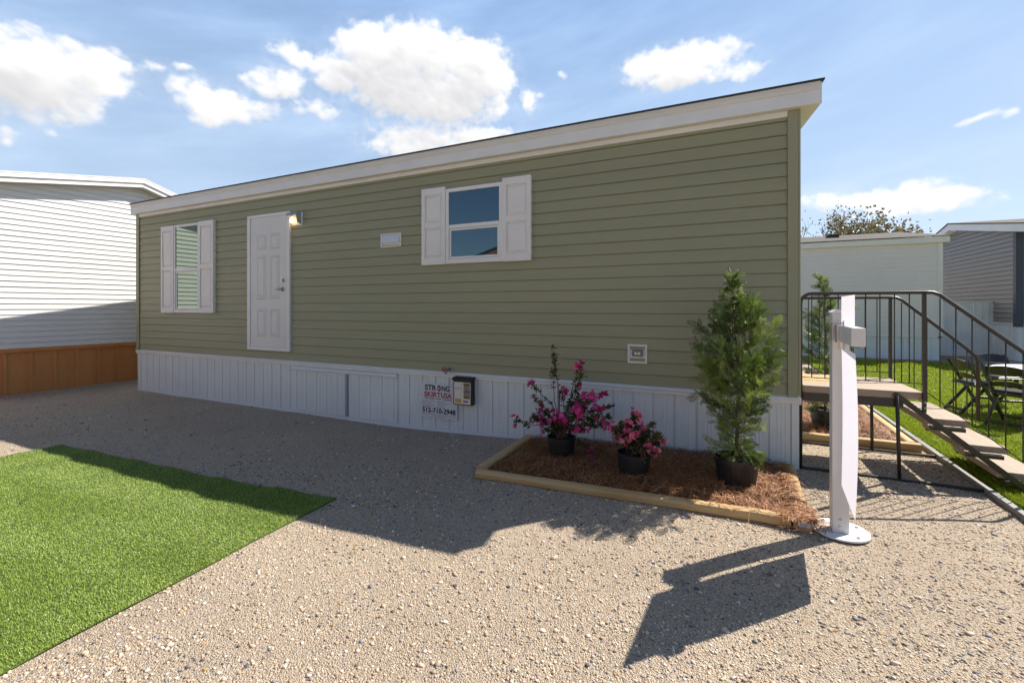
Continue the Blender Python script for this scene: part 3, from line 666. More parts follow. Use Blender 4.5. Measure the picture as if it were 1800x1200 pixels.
# ------------------------------------------------------------------ landscape bed
def timber(name, label, a, b, w, h, m, z=0., group=None):
    """half-flat landscape timber with rounded sides along a->b (x or y axis)"""
    prof = []
    for i in range(12):
        t = math.pi*2*i/12+math.pi/12; prof.append((math.copysign(abs(math.cos(t))**.8, math.cos(t))*w/2, math.copysign(abs(math.sin(t))**.7, math.sin(t))*h/2))
    A = Vector(a); B = Vector(b); d = (B-A).normalized(); sd = Vector((-d.y, d.x, 0)); n = 22; vs = []; fs = []
    for i in range(n+1):
        p = A.lerp(B, i/n); j = .004*mnoise.noise((i*.7, a[0], a[1])); k = 1+.05*mnoise.noise((i*.9, a[1], 5))
        for (u, v) in prof: vs.append(p+sd*(u*k+j)+Vector((0, 0, z+h/2+v*k)))
    for i in range(n):
        for q in range(12): fs.append((i*12+q, i*12+(q+1) % 12, (i+1)*12+(q+1) % 12, (i+1)*12+q))
    fs += [tuple(range(12)), tuple(reversed(range(n*12, n*12+12)))]
    root = Vector(a); mb = MB(); mb.add([v-root for v in vs], fs)
    o = mb.build(name, m, None, loc=root); tag(o, label, 'timber', group); return o
timber('landscape_timber', 'long pale timber along the front of the azalea bed', (-1.97, 3.455, gz(-2)), (.365, 3.46, 0), .098, .078, LOG, -.003)
rt = timber('landscape_timber', 'short timber closing the right end of the azalea bed, white tag on its end', (.435, 3.41, 0), (.47, 4.58, 0), .098, .076, LOGY, -.003)
mb = MB(); mb.box(-.034, .034, -.0035, -.0005, .026, .058); tg = mb.build('tag', SIGNW, rt, world=False)
timber('landscape_timber', 'straw covered timber at the left end of the azalea bed', (-1.985, 3.53, gz(-2)), (-1.985, 4.62, gz(-2)), .10, .08, LOGY, -.003)

def straw(name, x0, x1, y0, y1, hz, n, density_spill=.06, seed=1, spill=None):
    """bed of needles: dark mound underneath and many bent needle strips lying on it"""
    nx, ny = 40, 24; V = []; F = []
    def top(x, y):
        u = (x-x0)/(x1-x0); v = (y-y0)/(y1-y0); e = min(u, 1-u, v*1.2, (1-v)*3+.1, .12)/.12
        return gz(x)+hz*(.35+.65*max(e, 0))+.022*mnoise.noise((x*3.2, y*3.2, seed))+.012*mnoise.noise((x*9, y*9, seed+2))
    for j in range(ny+1):
        for i in range(nx+1):
            x = x0+(x1-x0)*i/nx; y = y0+(y1-y0)*j/ny; V.append((x, y, top(x, y)-.012))
    for j in range(ny):
        for i in range(nx): F.append((j*(nx+1)+i, j*(nx+1)+i+1, (j+1)*(nx+1)+i+1, (j+1)*(nx+1)+i))
    me = bpy.data.meshes.new(name); me.from_pydata(V, [], F); me.shade_smooth()
    base = tag(link(name, me, STRAWB), kind='stuff')
    X = rng.uniform(x0-.01, x1+.01, n); Y = rng.uniform(y0+.035, y1, n)
    Vv = np.zeros((n, 8, 3)); L = rng.uniform(.09, .21, n)
    if spill is not None:
        q = n//22; X[:q] = rng.normal(spill[0], spill[2], q); Y[:q] = rng.normal(spill[1], spill[3], q); L[:q] *= .8
        q2 = n//260; X[q:q+q2] = rng.uniform(-1.2, .45, q2); Y[q:q+q2] = rng.normal(3.46, .05, q2)
    A = rng.random(n)*6.283; K = rng.normal(0, 2.2, n); wd = rng.uniform(.0011, .0019, n); rise = rng.uniform(-.01, .035, n)*(rng.random(n) < .6); tilt = rng.normal(0, .012, n)
    def lie(px, py):
        if abs(py-3.455) < .05 and x0 < px < .41 or abs(px-.452) < .05 and 3.4 < py < 4.6: return .080+rng.uniform(0, .010)
        if px > x1+.03 or py < y0-.03 or px < x0-.03: return gz(px)+rng.uniform(.014, .03)
        return None
    for q in range(n):
        x, y, a = X[q], Y[q], A[q]; zl = lie(x, y); st = L[q]/3; px, py = x-math.cos(a)*L[q]/2, y-math.sin(a)*L[q]/2
        for s in range(4):
            zc = top(min(max(px, x0), x1), min(max(py, y0), y1)); sx_, sy_ = -math.sin(a)*wd[q], math.cos(a)*wd[q]
            z = zc+.004+rise[q]*math.sin(s/3*math.pi)+tilt[q]*(s-1.5)+rng.uniform(0, .010)
            if zl is not None: z = max(zl, lie(px, py) or zl) if zl < .07 else zl-.012*abs(s-1.5)
            Vv[q, 2*s] = (px-sx_, py-sy_, z); Vv[q, 2*s+1] = (px+sx_, py+sy_, z+.0008)
            px += math.cos(a)*st; py += math.sin(a)*st; a += K[q]*st
    b = (np.arange(n)*8)[:, None]; Q = np.concatenate([b+np.array([[2*s, 2*s+1, 2*s+3, 2*s+2]]) for s in range(3)])
    pal = np.array([(.36,.145,.05),(.46,.22,.085),(.24,.09,.03),(.56,.34,.17),(.14,.058,.024)]); w = [.36, .24, .22, .08, .10]
    C = pal[rng.choice(5, n, p=w)]*rng.uniform(.8, 1.2, (n, 1)); C = np.repeat(C[:, None], 8, 1).reshape(-1, 3)
    tag(link('pine_needles', np_mesh('needles', Vv.reshape(-1, 3), None, Q, C), STRAWM), kind='stuff')
straw('straw_mulch', -1.99, .44, 3.50, 4.66, .045, 19000, spill=(.41, 3.53, .065, .06))

def pot(parent, c, r0, r1, h, soil=True):
    mb = MB(); mb.lathe([(0, .0), (r0, 0), (r0, .01), (r1*.985, h*.86), (r1*1.03, h*.87), (r1*1.04, h), (r1*.97, h), (r1*.95, h*.86)], c, 28)
    p = mb.build('pot', BLACKP, parent, smooth=False)
    mb = MB(); mb.lathe([(r1*.94, h*.84), (r1*.6, h*.9), (0.0001, h*.91)], c, 20); mb.build('soil', SOIL, parent, smooth=True)
    return p

class Cards:
    """triangle soup with vertex colours"""
    def __init__(s): s.v = []; s.t = []; s.q = []; s.c = []
    def quad(s, a, b, c, d, col):
        i = len(s.v); s.v += [a, b, c, d]; s.q.append((i, i+1, i+2, i+3)); s.c += [col]*4
    def tri(s, a, b, c, col):
        i = len(s.v); s.v += [a, b, c]; s.t.append((i, i+1, i+2)); s.c += [col]*3
    def leaf(s, p, d, n, L, w, col, fold=.25):
        d = d.normalized(); sd = d.cross(n)
        if sd.length < 1e-5: sd = d.orthogonal()
        sd.normalize(); up = sd.cross(d); m = p+d*L*.5; e = p+d*L-up*L*.12
        i = len(s.v); s.v += [p, m+sd*w/2+up*w*fold, e, m-sd*w/2+up*w*fold]; s.t += [(i, i+1, i+2), (i, i+2, i+3)]; s.c += [col]*4
    def build(s, name, mat, parent):
        me = np_mesh(name, np.array([tuple(v) for v in s.v]), s.t if s.t else None, s.q if s.q else None, np.array(s.c)); return link(name, me, mat, parent)
def rv(k=1.): return Vector((random.gauss(0, k), random.gauss(0, k), random.gauss(0, k)))
def jit(c, k=.25):
    f = max(.35, 1+random.gauss(0, k)); return (c[0]*f, c[1]*f, c[2]*f)

# ------------------------------------------------------------------ potted arborvitae
def arborvitae(label, c, htop, prof, nbr, potr, poth, dens=14, skirt=True, loc_group=None):
    t = thing('potted_conifer', label, 'potted conifer', c, loc_group); c = Vector(c)
    pot(t, c, potr*.82, potr, poth)
    mb = MB(); pts = []
    for i in range(11):
        f = i/10; pts.append(c+Vector((.03*math.sin(f*5)*f, .02*math.sin(f*7+1)*f, poth*.8+(htop-poth*.8)*f)))
    mb.tube(pts, [.016*(1-.88*i/10) for i in range(11)], 7)
    K = Cards(); PAL = [(.10, .165, .028), (.14, .21, .034), (.19, .26, .05), (.06, .10, .025), (.27, .32, .12)]
    def rad(z):
        for (z0, r0), (z1, r1) in zip(prof, prof[1:]):
            if z0 <= z <= z1: return r0+(r1-r0)*(z-z0)/(z1-z0)
        return .02
    def spray(p, d, nrm, L, col):
        d = d.normalized(); sd = d.cross(nrm)
        if sd.length < 1e-4: sd = d.orthogonal()
        sd.normalize(); up = sd.cross(d); n = 8
        K.quad(p-sd*.0018, p+sd*.0018, p+d*L*.8-up*L*.12+sd*.001, p+d*L*.8-up*L*.12-sd*.001, col)
        for k in range(n):
            f = (k+.5)/n; o = p+d*L*f*.85-up*L*.14*f*f; l = L*(.46-.32*abs(f-.3)); 
            for s in (-1, 1):
                dd = (d*.75+sd*s*.8+up*random.uniform(-.25, .15)).normalized()
                K.leaf(o, dd, up, l, .0055, jit(col, .14), .1)
        K.leaf(p+d*L*.8-up*L*.1, d, up, L*.25, .008, col, .1)
    for b in range(nbr):
        f = random.random()**1.05; z = poth*.75+(htop-.03-poth*.75)*f; i = min(int(f*10), 9); o = pts[i].lerp(pts[i+1], f*10-i)
        a = random.random()*6.283; rr = rad(o.z-c.z)*random.choice((.4, .6, .75, .85, .95, 1.05, 1.15))*(1.3 if random.random() < .05 else 1)*(1+.20*math.sin(3*a+z*9))
        if f > .93: rr = .03
        upk = random.uniform(.35, .95) if f > .15 else random.uniform(-.55, .5)
        d = Vector((math.cos(a), math.sin(a), upk)); tip = o+Vector((math.cos(a)*rr, math.sin(a)*rr, rr*upk))
        midp = o.lerp(tip, .5)-Vector((0, 0, .03*rr/.3)); 
        mb.tube([o, midp, tip], [.0045*(.4+rr), .003*(.4+rr), .001], 4, cap=False)
        col = random.choice(PAL); ns = max(3, int(dens*(rr/.28)))
        for s in range(ns):
            g = .25+.75*(s+random.random())/ns; p = (o.lerp(midp, g*2) if g < .5 else midp.lerp(tip, g*2-1))
            dd = (d*.6+rv(.5)+Vector((0, 0, .15))).normalized(); nrm = (Vector((-d.y, d.x, 0))+rv(.45)).normalized()
            spray(p, dd, nrm, random.uniform(.06, .115)*(.75+.25*(rr/.3)), jit(col, .15))
    for k in range(10):
        spray(pts[-1]-Vector((0, 0, .012*k)), Vector((random.gauss(0, .3), random.gauss(0, .3), 1)), rv(), .05, PAL[4])
    mb.build('trunk', STEM, t); K.build('foliage', LEAFM, t)
    return t
arborvitae('tall conifer in a black pot at the right end of the azalea bed', (.06, 3.98, .0), 1.66,
           [(.0, .12), (.28, .15), (.44, .19), (.65, .235), (.81, .27), (1.0, .26), (1.15, .225), (1.28, .17), (1.4, .10), (1.5, .06), (1.65, .03), (1.8, .015)], 235, .158, .255)

# ------------------------------------------------------------------ azaleas
def azalea(label, c, tips, potr, poth, fcols, yspread, fsize):
    t = thing('potted_azalea', label, 'potted shrub', c); c = Vector(c); pot(t, c, potr*.86, potr, poth)
    st = MB(); lf = Cards(); fl_ = Cards(); LP = [(.05, .075, .018), (.075, .11, .022), (.10, .13, .03), (.12, .075, .03)]
    def whorl(p, d, n, L):
        for k in range(n):
            dd = (d*random.uniform(.1, .9)+rv(.75)).normalized(); lf.leaf(p+rv(.008), dd, (d+rv(.5)).normalized(), L*random.uniform(.65, 1.15), L*.42, jit(random.choice(LP), .25))
    def bloom(p, d, size):
        for k in range(random.randint(5, 8)):
            ax = (d+rv(.6)).normalized(); q = p+ax*size*.4+rv(size*.45); u = ax.orthogonal().normalized(); v = ax.cross(u); col = jit(random.choice(fcols), .14)
            for m in range(5):
                a = m*1.2566+random.random()*.4; e = (u*math.cos(a)+v*math.sin(a)); s = (e*1.0+ax*.55).normalized(); w = v*math.cos(a)-u*math.sin(a); L = size*random.uniform(.55, .75)
                b1 = q+s*L*.55; tip = q+s*L+e*L*.15; fl_.quad(q, b1+w*L*.36, tip, b1-w*L*.36, jit(col, .1))
    for (x, z, kind, big) in tips:
        y = c.y+random.uniform(-yspread, yspread); tip = Vector((x, y, z)); base = c+Vector((random.uniform(-.04, .04), random.uniform(-.04, .04), poth*.88))
        mid = base.lerp(tip, .5)+Vector((-(tip.x-base.x)*.12, 0, .05*abs(tip.x-base.x)/.3)) + rv(.012)
        st.tube([base, base.lerp(mid, .5)+rv(.008), mid, mid.lerp(tip, .55)+rv(.008), tip], [.006, .005, .004, .003, .002], 5, cap=False)
        d = (tip-mid).normalized()
        for g in (.35, .5, .62, .72, .8, .88, .95):
            if random.random() < .72 and not (kind == 'tall' and g < .6): whorl(mid.lerp(tip, (g-.3)/.7) if g > .3 else mid, d, random.randint(7, 11), .042)
        whorl(tip, d, 10 if kind != 'f' else 8, .042)
        if kind == 'f': bloom(tip, (d+Vector((0, -.5, .3))).normalized(), fsize*big)
        # side twig
        if random.random() < .6 and kind != 'tall':
            q = mid.lerp(tip, .5); e = q+rv(.05)+Vector((0, 0, .03)); st.tube([q, e], [.003, .0015], 4, cap=False); whorl(e, (e-q).normalized(), 7, .032)
            if random.random() < .4 and kind == 'f': bloom(e, Vector((0, -.4, .6)), fsize*.8)
    st.build('stems', STEM, t); lf.build('leaves', LEAFM, t); fl_.build('blossoms', PETALM, t)
    return t
T1 = [(-1.557,1.032,'tall',1),(-1.56,.93,'tall',1),(-1.555,.80,'tall',1),(-1.713,.677,'f',1),(-1.70,.56,'l',1),(-1.237,.872,'f',1.25),(-1.25,.78,'l',1),(-1.47,.596,'f',1.05),(-1.293,.68,'f',.9),(-1.30,.58,'l',1),(-1.193,.618,'f',1.2),(-1.12,.60,'f',1.1),(-1.074,.611,'f',1.2),
      (-1.26,.483,'f',1.3),(-1.24,.44,'f',1.2),(-1.09,.499,'f',1.25),(-1.05,.46,'f',1),(-.978,.509,'l',1),(-.99,.44,'l',1),(-1.0,.40,'l',1),(-1.962,.262,'f',1.15),(-1.85,.25,'l',1),(-1.731,.36,'l',1),(-1.72,.32,'f',.8),(-1.611,.406,'f',1.3),(-1.605,.33,'f',1.3),(-1.60,.256,'f',1.2),
      (-1.446,.416,'f',1.35),(-1.446,.329,'f',1.35),(-1.475,.26,'f',1.1),(-1.243,.27,'f',1.15),(-1.074,.316,'f',1.0),(-1.15,.35,'l',1),(-1.35,.40,'l',1),(-1.38,.50,'l',1),(-1.19,.53,'l',1),(-1.52,.30,'l',1),(-1.15,.10,'f',.8)]
azalea('larger azalea with deep magenta flowers and tall bare shoots in a black pot', (-1.435, 4.12, .0), T1, .13, .20,
       [(.66, .045, .24), (.55, .03, .18), (.74, .09, .34)], .13, .047)
T2 = [(-.868,.415,'f',1),(-.848,.379,'f',1.1),(-.823,.356,'f',1.1),(-.80,.30,'f',1),(-.784,.283,'f',1),(-.74,.449,'f',1),(-.709,.535,'f',1.0),(-.73,.50,'l',1),(-.671,.424,'f',1.2),(-.70,.39,'f',1.1),(-.721,.342,'f',1.1),(-.659,.375,'f',1.1),(-.64,.32,'f',1),(-.61,.393,'l',1),(-.579,.447,'l',1),
      (-.501,.406,'l',1),(-.549,.263,'f',1),(-.489,.333,'f',.8),(-.684,.27,'f',1.1),(-.72,.26,'f',1),(-.659,.21,'f',1),(-.772,.413,'f',1),(-.82,.45,'l',1),(-.76,.36,'l',1),(-.70,.31,'l',1),(-.54,.30,'l',1)]
azalea('smaller azalea with coral pink flowers in a black pot', (-.715, 3.88, .0), T2, .135, .215,
       [(.78, .14, .27), (.68, .10, .21), (.84, .26, .36)], .10, .040)

# ------------------------------------------------------------------ white sign post
ps = thing('sign_post', 'white square post on a round base plate with two blank white panels hung beside it', 'sign post', (.635, 3.49, 0))
mb = MB(); mb.lathe([(0, .0), (.157, 0), (.157, .010), (0, .0101)], (.64, 3.505, .006), 40); bp_ = mb.build('base_plate', pbr('white_powder_coat', (.78, .78, .77), .4, .04, 6), ps)
for a in (.6, 2.2, 3.8, 5.4):
    mb = MB(); mb.tube([(.64+.122*math.cos(a), 3.505+.122*math.sin(a), .016), (.64+.122*math.cos(a), 3.505+.122*math.sin(a), .022)], .010, 8); mb.build('bolt', NICKEL, bp_)
mb = MB(); mb.box(.590, .680, 3.445, 3.535, .016, 1.385); po = mb.build('post', POSTW, ps, bev=.005)
mb = MB(); mb.prism([(.584, 1.385), (.686, 1.385), (.686, 1.394), (.66, 1.408), (.61, 1.408), (.584, 1.394)], 'y', 3.439, 3.541); mb.build('post_cap', POSTW, po)
for z in (.10, .055):
    mb = MB(); mb.tube([(.632, 3.444, z), (.632, 3.439, z)], .006, 8); mb.build('screw', NICKEL, po)
mb = MB(); mb.bar((.632, 3.442, 1.270), (.596, 2.835, 1.270), .060, .094); ar = mb.build('bracket_arm', POSTW, ps, bev=.004)
for bb in ((.575, .5985, 3.36, 3.442, 1.215, 1.326), (.570, .592, 3.20, 3.26, 1.218, 1.322)):
    mb = MB(); mb.box(*bb); mb.build('clamp_plate', pbr('clamp_steel', (.55, .55, .57), .3, metal=.5), ar, bev=.003)
for y in (3.38, 3.24):
    mb = MB(); mb.tube([(.560, y, 1.330), (.66, y, 1.330)], .005, 6); mb.tube([(.61, y, 1.310), (.61, y, 1.345)], .005, 6); mb.tube([(.62, y-.03, 1.325), (.62, y+.03, 1.325)], .0035, 6)
    mb.build('clamp_bolt', NICKEL, ar)
    mb = MB(); mb.tube([(.615, y, 1.225), (.615, y, 1.170)], .006, 6); mb.build('hanger_hook', NICKEL, ar)
def panel(name, y0, y1, z0, z1, bow):
    V = []; n = 14
    for i in range(n+1):
        f = i/n; z = z0+(z1-z0)*f
        for j in range(7):
            g = j/6; y = y0+(y1-y0)*g; x = .622-(.585-.622)*0 + (.582-.624)*(1-g) + bow*math.sin(math.pi*f)*(.4+.6*(1-g)) ; V.append((x, y, z))
    me = bpy.data.meshes.new(name); me.from_pydata(V, [], [(i*7+j, i*7+j+1, (i+1)*7+j+1, (i+1)*7+j) for i in range(n) for j in range(6)]); me.shade_smooth()
    return link(name, me, PANELW, ps)
panel('upper_panel', 2.83, 3.36, 1.318, 1.487, 0); panel('lower_panel', 2.82, 3.355, .345, 1.188, .012)

# ------------------------------------------------------------------ steps with railings
sp = thing('entry_steps', 'portable wooden steps and landing with dark metal railings at the end of the sage home', 'steps', (1.0, 5.1, 0))
YF, YB_ = 4.73, 5.62
mb = MB(); mb.box(.60, 1.425, 4.745, 4.985, .676, .737); mb.build('landing_board', GREYW, sp, bev=.006)
mb = MB(); mb.box(1.005, 1.425, 4.99, 5.585, .681, .735); mb.build('landing_board', GREYW, sp, bev=.006)
mb = MB(); mb.box(.60, 1.0, 4.99, 5.585, .683, .738); lb = mb.build('landing_board', PINE, sp, bev=.006); lb['label'] = 'fresh yellow pine landing board'
mb = MB(); mb.box(.60, 1.30, 4.752, 4.772, .60, .682); mb.box(.60, 1.30, 5.575, 5.595, .60, .682); mb.box(.60, .62, 4.772, 5.575, .60, .682); mb.build('landing_frame', DARKM, sp, bev=.003)
for i, (x, z) in enumerate(((1.445, .525), (1.665, .342), (1.885, .157))):
    mb = MB(); mb.box(x, x+.285, 4.80+.0, 5.585, z-.052, z); tr = mb.build('tread', TREADW, sp, bev=.007)
    for ya, yb in ((4.752, 4.80), (5.585, 5.605)):
        mb = MB(); mb.box(x+.03, x+.24, ya, yb, z-.085, z-.056); mb.build('tread_bracket', DARKM, tr)
for y in (YF+.012, YB_-.012):
    mb = MB(); mb.bar((1.235, y, .715), (2.20, y, -.09+.0), .02, .042); mb.build('stringer', DARKM, sp, bev=.003)
for nm, pts, rr in (('post', [(1.252, YF, .70), (1.268, YF, .0)], .0135), ('post', [(1.285, YB_, .70), (1.292, YB_, 0)], .0135)):
    mb = MB(); mb.tube(pts, rr, 10); mb.build(nm, DARKM, sp, smooth=True)
for y, x1 in ((YF, 2.35), (YB_, 2.06)):
    mb = MB(); mb.bar((.585, y, .014), (x1, y, .012), .024, .024); mb.build('base_rail', DARKM, sp, bev=.003)
def railing(y, zt, xpost, xk, xe, ze):
    r = .0148; pts = [(.578, y, .0), (.578, y, zt-.09)]
    pts += [(.578+.085-.085*math.cos(a), y, zt-.085+.085*math.sin(a)) for a in [i*math.pi/12 for i in range(7)]]
    pts += [(xk-.03, y, zt), (xk+.02, y, zt-.003), (xk+.06, y, zt-.022)]
    s = (ze-zt)/(xe-xk); pts += [(xe-.05, y, ze+.05*-s), (xe-.015, y, ze+.005), (xe+.018, y, ze-.03), (xe+.03, y, ze-.08), (xe+.032, y, ze-.62)]
    mb = MB(); mb.tube(pts, r, 10); h = mb.build('handrail', DARKM, sp, smooth=True)
    mb = MB(); mb.box(xpost, xpost+.022, y-.02, y+.02, .58, zt-.012); h2 = mb.build('rail_post', DARKM, sp, bev=.003)
    for z in (.62, .665):
        mb = MB(); mb.tube([(xpost+.011, y-.021, z), (xpost+.011, y-.027, z)], .006, 8); mb.build('bolt', NICKEL, h2)
    lo = zt-.735
    mb = MB(); mb.tube([(.578, y, lo), (xpost, y, lo)], .004, 6); mb.build('lower_wire', DARKM, sp)
    mb = MB(); mb.tube([(xpost+.02, y, lo-.06), (xe+.03, y, lo-.06+s*(xe+.03-xpost-.02))], .004, 6); mb.build('lower_wire', DARKM, sp)
    x = .662
    while x < xe:
        if abs(x-xpost) > .03:
            top = zt if x < xk+.02 else zt+s*(x-xk)+.005
            bot = lo if x < xpost else lo-.06+s*(x-xpost-.02)
            mb = MB(); mb.tube([(x, y, top), (x, y, bot)], .0045, 6); mb.build('baluster', DARKM, sp, smooth=True)
        x += .0955
railing(YF, 1.545, 1.413, 1.46, 2.16, .945); railing(YB_, 1.522, 1.424, 1.46, 2.045, 1.0)

# ------------------------------------------------------------------ second bed behind the steps
timber('landscape_timber', 'pale timber on the gravel under the landing, fronting the second straw bed', (.62, 5.74, 0), (1.70, 5.74, 0), .09, .095, LOG)
timber('landscape_timber', 'straw sprinkled timber along the far side of the second bed beside the plank edging', (1.66, 5.83, 0), (1.67, 8.4, 0), .09, .085, LOGY)
straw('straw_mulch', .6, 1.64, 5.79, 8.4, .08, 6000, .03, 9)
arborvitae('conifer in a black pot seen behind the railing of the steps', (1.0, 6.22, .03), 1.72,
           [(.0, .12), (.3, .16), (.5, .19), (.8, .21), (1.0, .19), (1.2, .15), (1.4, .10), (1.6, .05), (1.8, .02)], 170, .15, .24, 10)

# ------------------------------------------------------------------ lawn
def lawn():
    me = bpy.data.meshes.new('lawn'); nx, ny = 40, 60; V = []; F = []
    for j in range(ny+1):
        for i in range(nx+1):
            x = 1.84+(9-1.84)*i/nx; y = 3.4+(15.3-3.4)*j/ny; V.append((x, y, gz(x)+.02+.012*mnoise.noise((x*.8, y*.8, 2))))
    for j in range(ny):
        for i in range(nx): F.append((j*(nx+1)+i, j*(nx+1)+i+1, (j+1)*(nx+1)+i+1, (j+1)*(nx+1)+i))
    me.from_pydata(V, [], F); me.shade_smooth()
    tag(link('lawn', me, pbr('lawn_green', (.18, .23, .017), .9, .3, 5, .8, 150, dist=.02)), kind='structure')
    n = 120000; y = 3.5+11.7*rng.random(n)**1.5; x = 1.86+(rng.random(n)**1.25)*(1.2+.42*(y-3.5)); P = np.stack([x, y], -1)
    Z = .02+np.array([.012*mnoise.noise((a*.8, b*.8, 2)) for a, b in P]); far = (y-3.5)/11.7
    H = .028*(1+.25*rng.normal(size=n)).clip(.4, 1.7)*(1+.3*far); nz = vnoise(P, (.5, 3), 8)
    col = np.array([(.30, .37, .025)])*(1+.2*rng.normal(size=(n, 1))).clip(.5, 1.6)
    V, T, Q, C = blades(P, Z, H, rng.uniform(.004, .007, n)*(1+1.6*far), (.5+.4*nz+.2*rng.normal(size=n)).clip(.05, 1.2), R(200)+.8*rng.normal(size=n), col)
    tag(link('lawn_grass', np_mesh('lawn_grass', V, T, Q, C), TURFM), kind='stuff')
lawn()
EDGE = wood_mat('edging_grey', (.30, .29, .27), (.17, .17, .165), 'y', 5.)
for i, (y0, y1, lab) in enumerate(((3.3, 4.62, 'near weathered plank edging the lawn, in front of the steps'), (4.63, 6.55, 'middle weathered plank edging the lawn, under the steps'), (6.56, 9.6, 'far weathered plank edging the lawn, beside the second straw bed'))):
    mb = MB(); mb.box(-.022, .022, 0, y1-y0, 0, .04); o = mb.build('lawn_edging', EDGE, None, bev=.005, loc=(1.80, y0, 0)); tag(o, lab, 'edging', 'planks edging the lawn')

# ------------------------------------------------------------------ folding chairs and table
CH = pbr('black_resin', (.030, .026, .023), .32, .2, 10); VINYL = pbr('black_vinyl', (.02, .022, .03), .35, .1, 20)
def chair_proto():
    t = thing('folding_chair', 'black folding chair nearest the steps, its back to the steps', 'folding chair', (0, 0, 0), 'folding chairs on the lawn')
    for s in (-1, 1):
        mb = MB(); mb.bar((s*.2, .24, 0), (s*.2, -.20, .80), .024, .045, (0, 1, .4)); mb.build('upright', CH, t, bev=.006, world=False)
        mb = MB(); mb.bar((s*.172, -.27, 0), (s*.172, .10, .46), .024, .042, (0, 1, .4)); mb.build('rear_leg', CH, t, bev=.006, world=False)
    def rail(z0, z1, w, name):
        mb = MB(); vs = []
        for i in range(9):
            f = i/8*2-1; x = f*.19
            for z in (z0, z1):
                y = .24-.55*(z+0)-(1-f*f)*.03-.0; zz = z+(.03*(1-f*f) if z == z1 else 0)
                vs += [(x, y-.009, zz), (x, y+.009, zz)]
        fs = []
        for i in range(8):
            a, b = i*4, i*4+4; fs += [(a, b, b+2, a+2), (a+1, a+3, b+3, b+1), (a, a+1, b+1, b), (a+2, b+2, b+3, a+3)]
        fs += [(0, 2, 3, 1), (32, 33, 35, 34)]; mb.add(vs, fs); mb.build(name, CH, t, world=False)
    rail(.68, .78, .1, 'back_rail'); rail(.52, .57, .05, 'back_slat')
    mb = MB(); mb.box(-.195, .195, -.16, .22, .435, .455); mb.build('seat_frame', CH, t, bev=.008, world=False)
    mb = MB(); mb.box(-.175, .175, -.14, .20, .455, .478); mb.build('seat_pad', VINYL, t, bev=.01, world=False)
    mb = MB(); mb.box(-.16, .16, -.245, -.225, .04, .085); mb.build('rear_stretcher', CH, t, bev=.004, world=False)
    mb = MB(); mb.box(-.19, .19, .19, .21, .07, .105); mb.build('front_stretcher', CH, t, bev=.004, world=False)
    mb = MB(); mb.box(-.165, .165, -.02, 0, .39, .434); mb.build('rear_apron', CH, t, bev=.004, world=False)
    return t
ch = chair_proto(); SCH = .88
ch.location = (3.03, 7.36, .03); ch.rotation_euler = (0, 0, R(-45)); ch.scale = (SCH,)*3
for (x, y, a, lab) in ((2.94, 8.10, -78, 'second black folding chair, just left of and behind the nearest one'), (3.55, 8.95, -165, 'black folding chair on the far side of the round table')):
    c2 = copy_tree(ch); c2.location = (x, y, .03); c2.rotation_euler = (0, 0, R(a)); c2['label'] = lab
tb = thing('round_table', 'round white topped table standing on the lawn among black folding chairs', 'table', (3.72, 8.0, .03))
mb = MB(); mb.lathe([(0, .62), (.60, .62), (.615, .628), (.615, .642), (.60, .65), (0, .6505)], (3.72, 8.0, .0), 40); mb.build('table_top', pbr('table_white', (.80, .80, .80), .4), tb)
for a in (.4, 1.97, 3.54, 5.11):
    mb = MB(); mb.tube([(3.72+.42*math.cos(a), 8.0+.42*math.sin(a), .02), (3.72+.34*math.cos(a), 8.0+.34*math.sin(a), .62)], .014, 8); mb.build('leg', pbr('leg_grey', (.22, .22, .22), .4), tb)

# ------------------------------------------------------------------ white house on the left
wh = thing('white_house', 'white sided mobile home with white roof and orange wood skirting beyond the far left end', 'mobile home', (-14, 5.5, 0))
WX1 = -11.45; RY = 5.38; RZ = 3.98
def wroof(y): return RZ-.19*(RY-y) if y < RY else RZ-.30*(y-RY)
WY0, WY1 = 1.55, 9.4
mb = MB(); mb.prism([(WY0+.02, .66), (WY1-.02, .66), (WY1-.02, wroof(WY1)-.02), (RY, RZ-.02), (WY0+.02, wroof(WY0)-.02)], 'x', -22, WX1-.01)
siding(mb, 'y', WX1, 1, WY0, WY1, .70, 4.3, .100, ztop=wroof, depth=.019)
siding(mb, 'x', WY0, -1, -22, WX1, .70, 3.30, .100, depth=.012)
mb.build('wall', pbr('white_siding', (.66, .66, .655), .45, .03, 1), wh, fix=False)
mb = MB()
for (o, t0, t1) in ((.22, .0, .085), (.245, .085, .16)):
    for (ya, yb) in ((WY0-.25, RY), (RY, WY1+.2)):
        mb.prism([(ya, wroof(ya)+t0), (yb, wroof(yb)+t0), (yb, wroof(yb)+t1-.004), (ya, wroof(ya)+t1-.004)], 'x', WX1+o-.02, WX1+o)
mb.build('rake_board', pbr('bright_white', (.78, .78, .77), .45), wh)
mb = MB()
for (ya, yb) in ((WY0-.25, RY), (RY, WY1+.2)):
    mb.add([(WX1, ya, wroof(ya)-.0), (WX1+.2, ya, wroof(ya)), (WX1+.2, yb, wroof(yb)), (WX1, yb, wroof(yb))], [(0, 1, 2, 3)])
mb.build('soffit', pbr('soffit_tan', (.52, .50, .45), .7), wh)
mb = MB(); mb.prism([(WY0-.28, wroof(WY0-.28)+.16), (RY, RZ+.16), (WY1+.22, wroof(WY1+.18)+.16), (WY1+.22, wroof(WY1+.18)+.18), (RY, RZ+.185), (WY0-.28, wroof(WY0-.28)+.18)], 'x', -22.2, WX1+.25); mb.build('roof', pbr('white_roof', (.70, .70, .70), .6, .05, 2), wh)
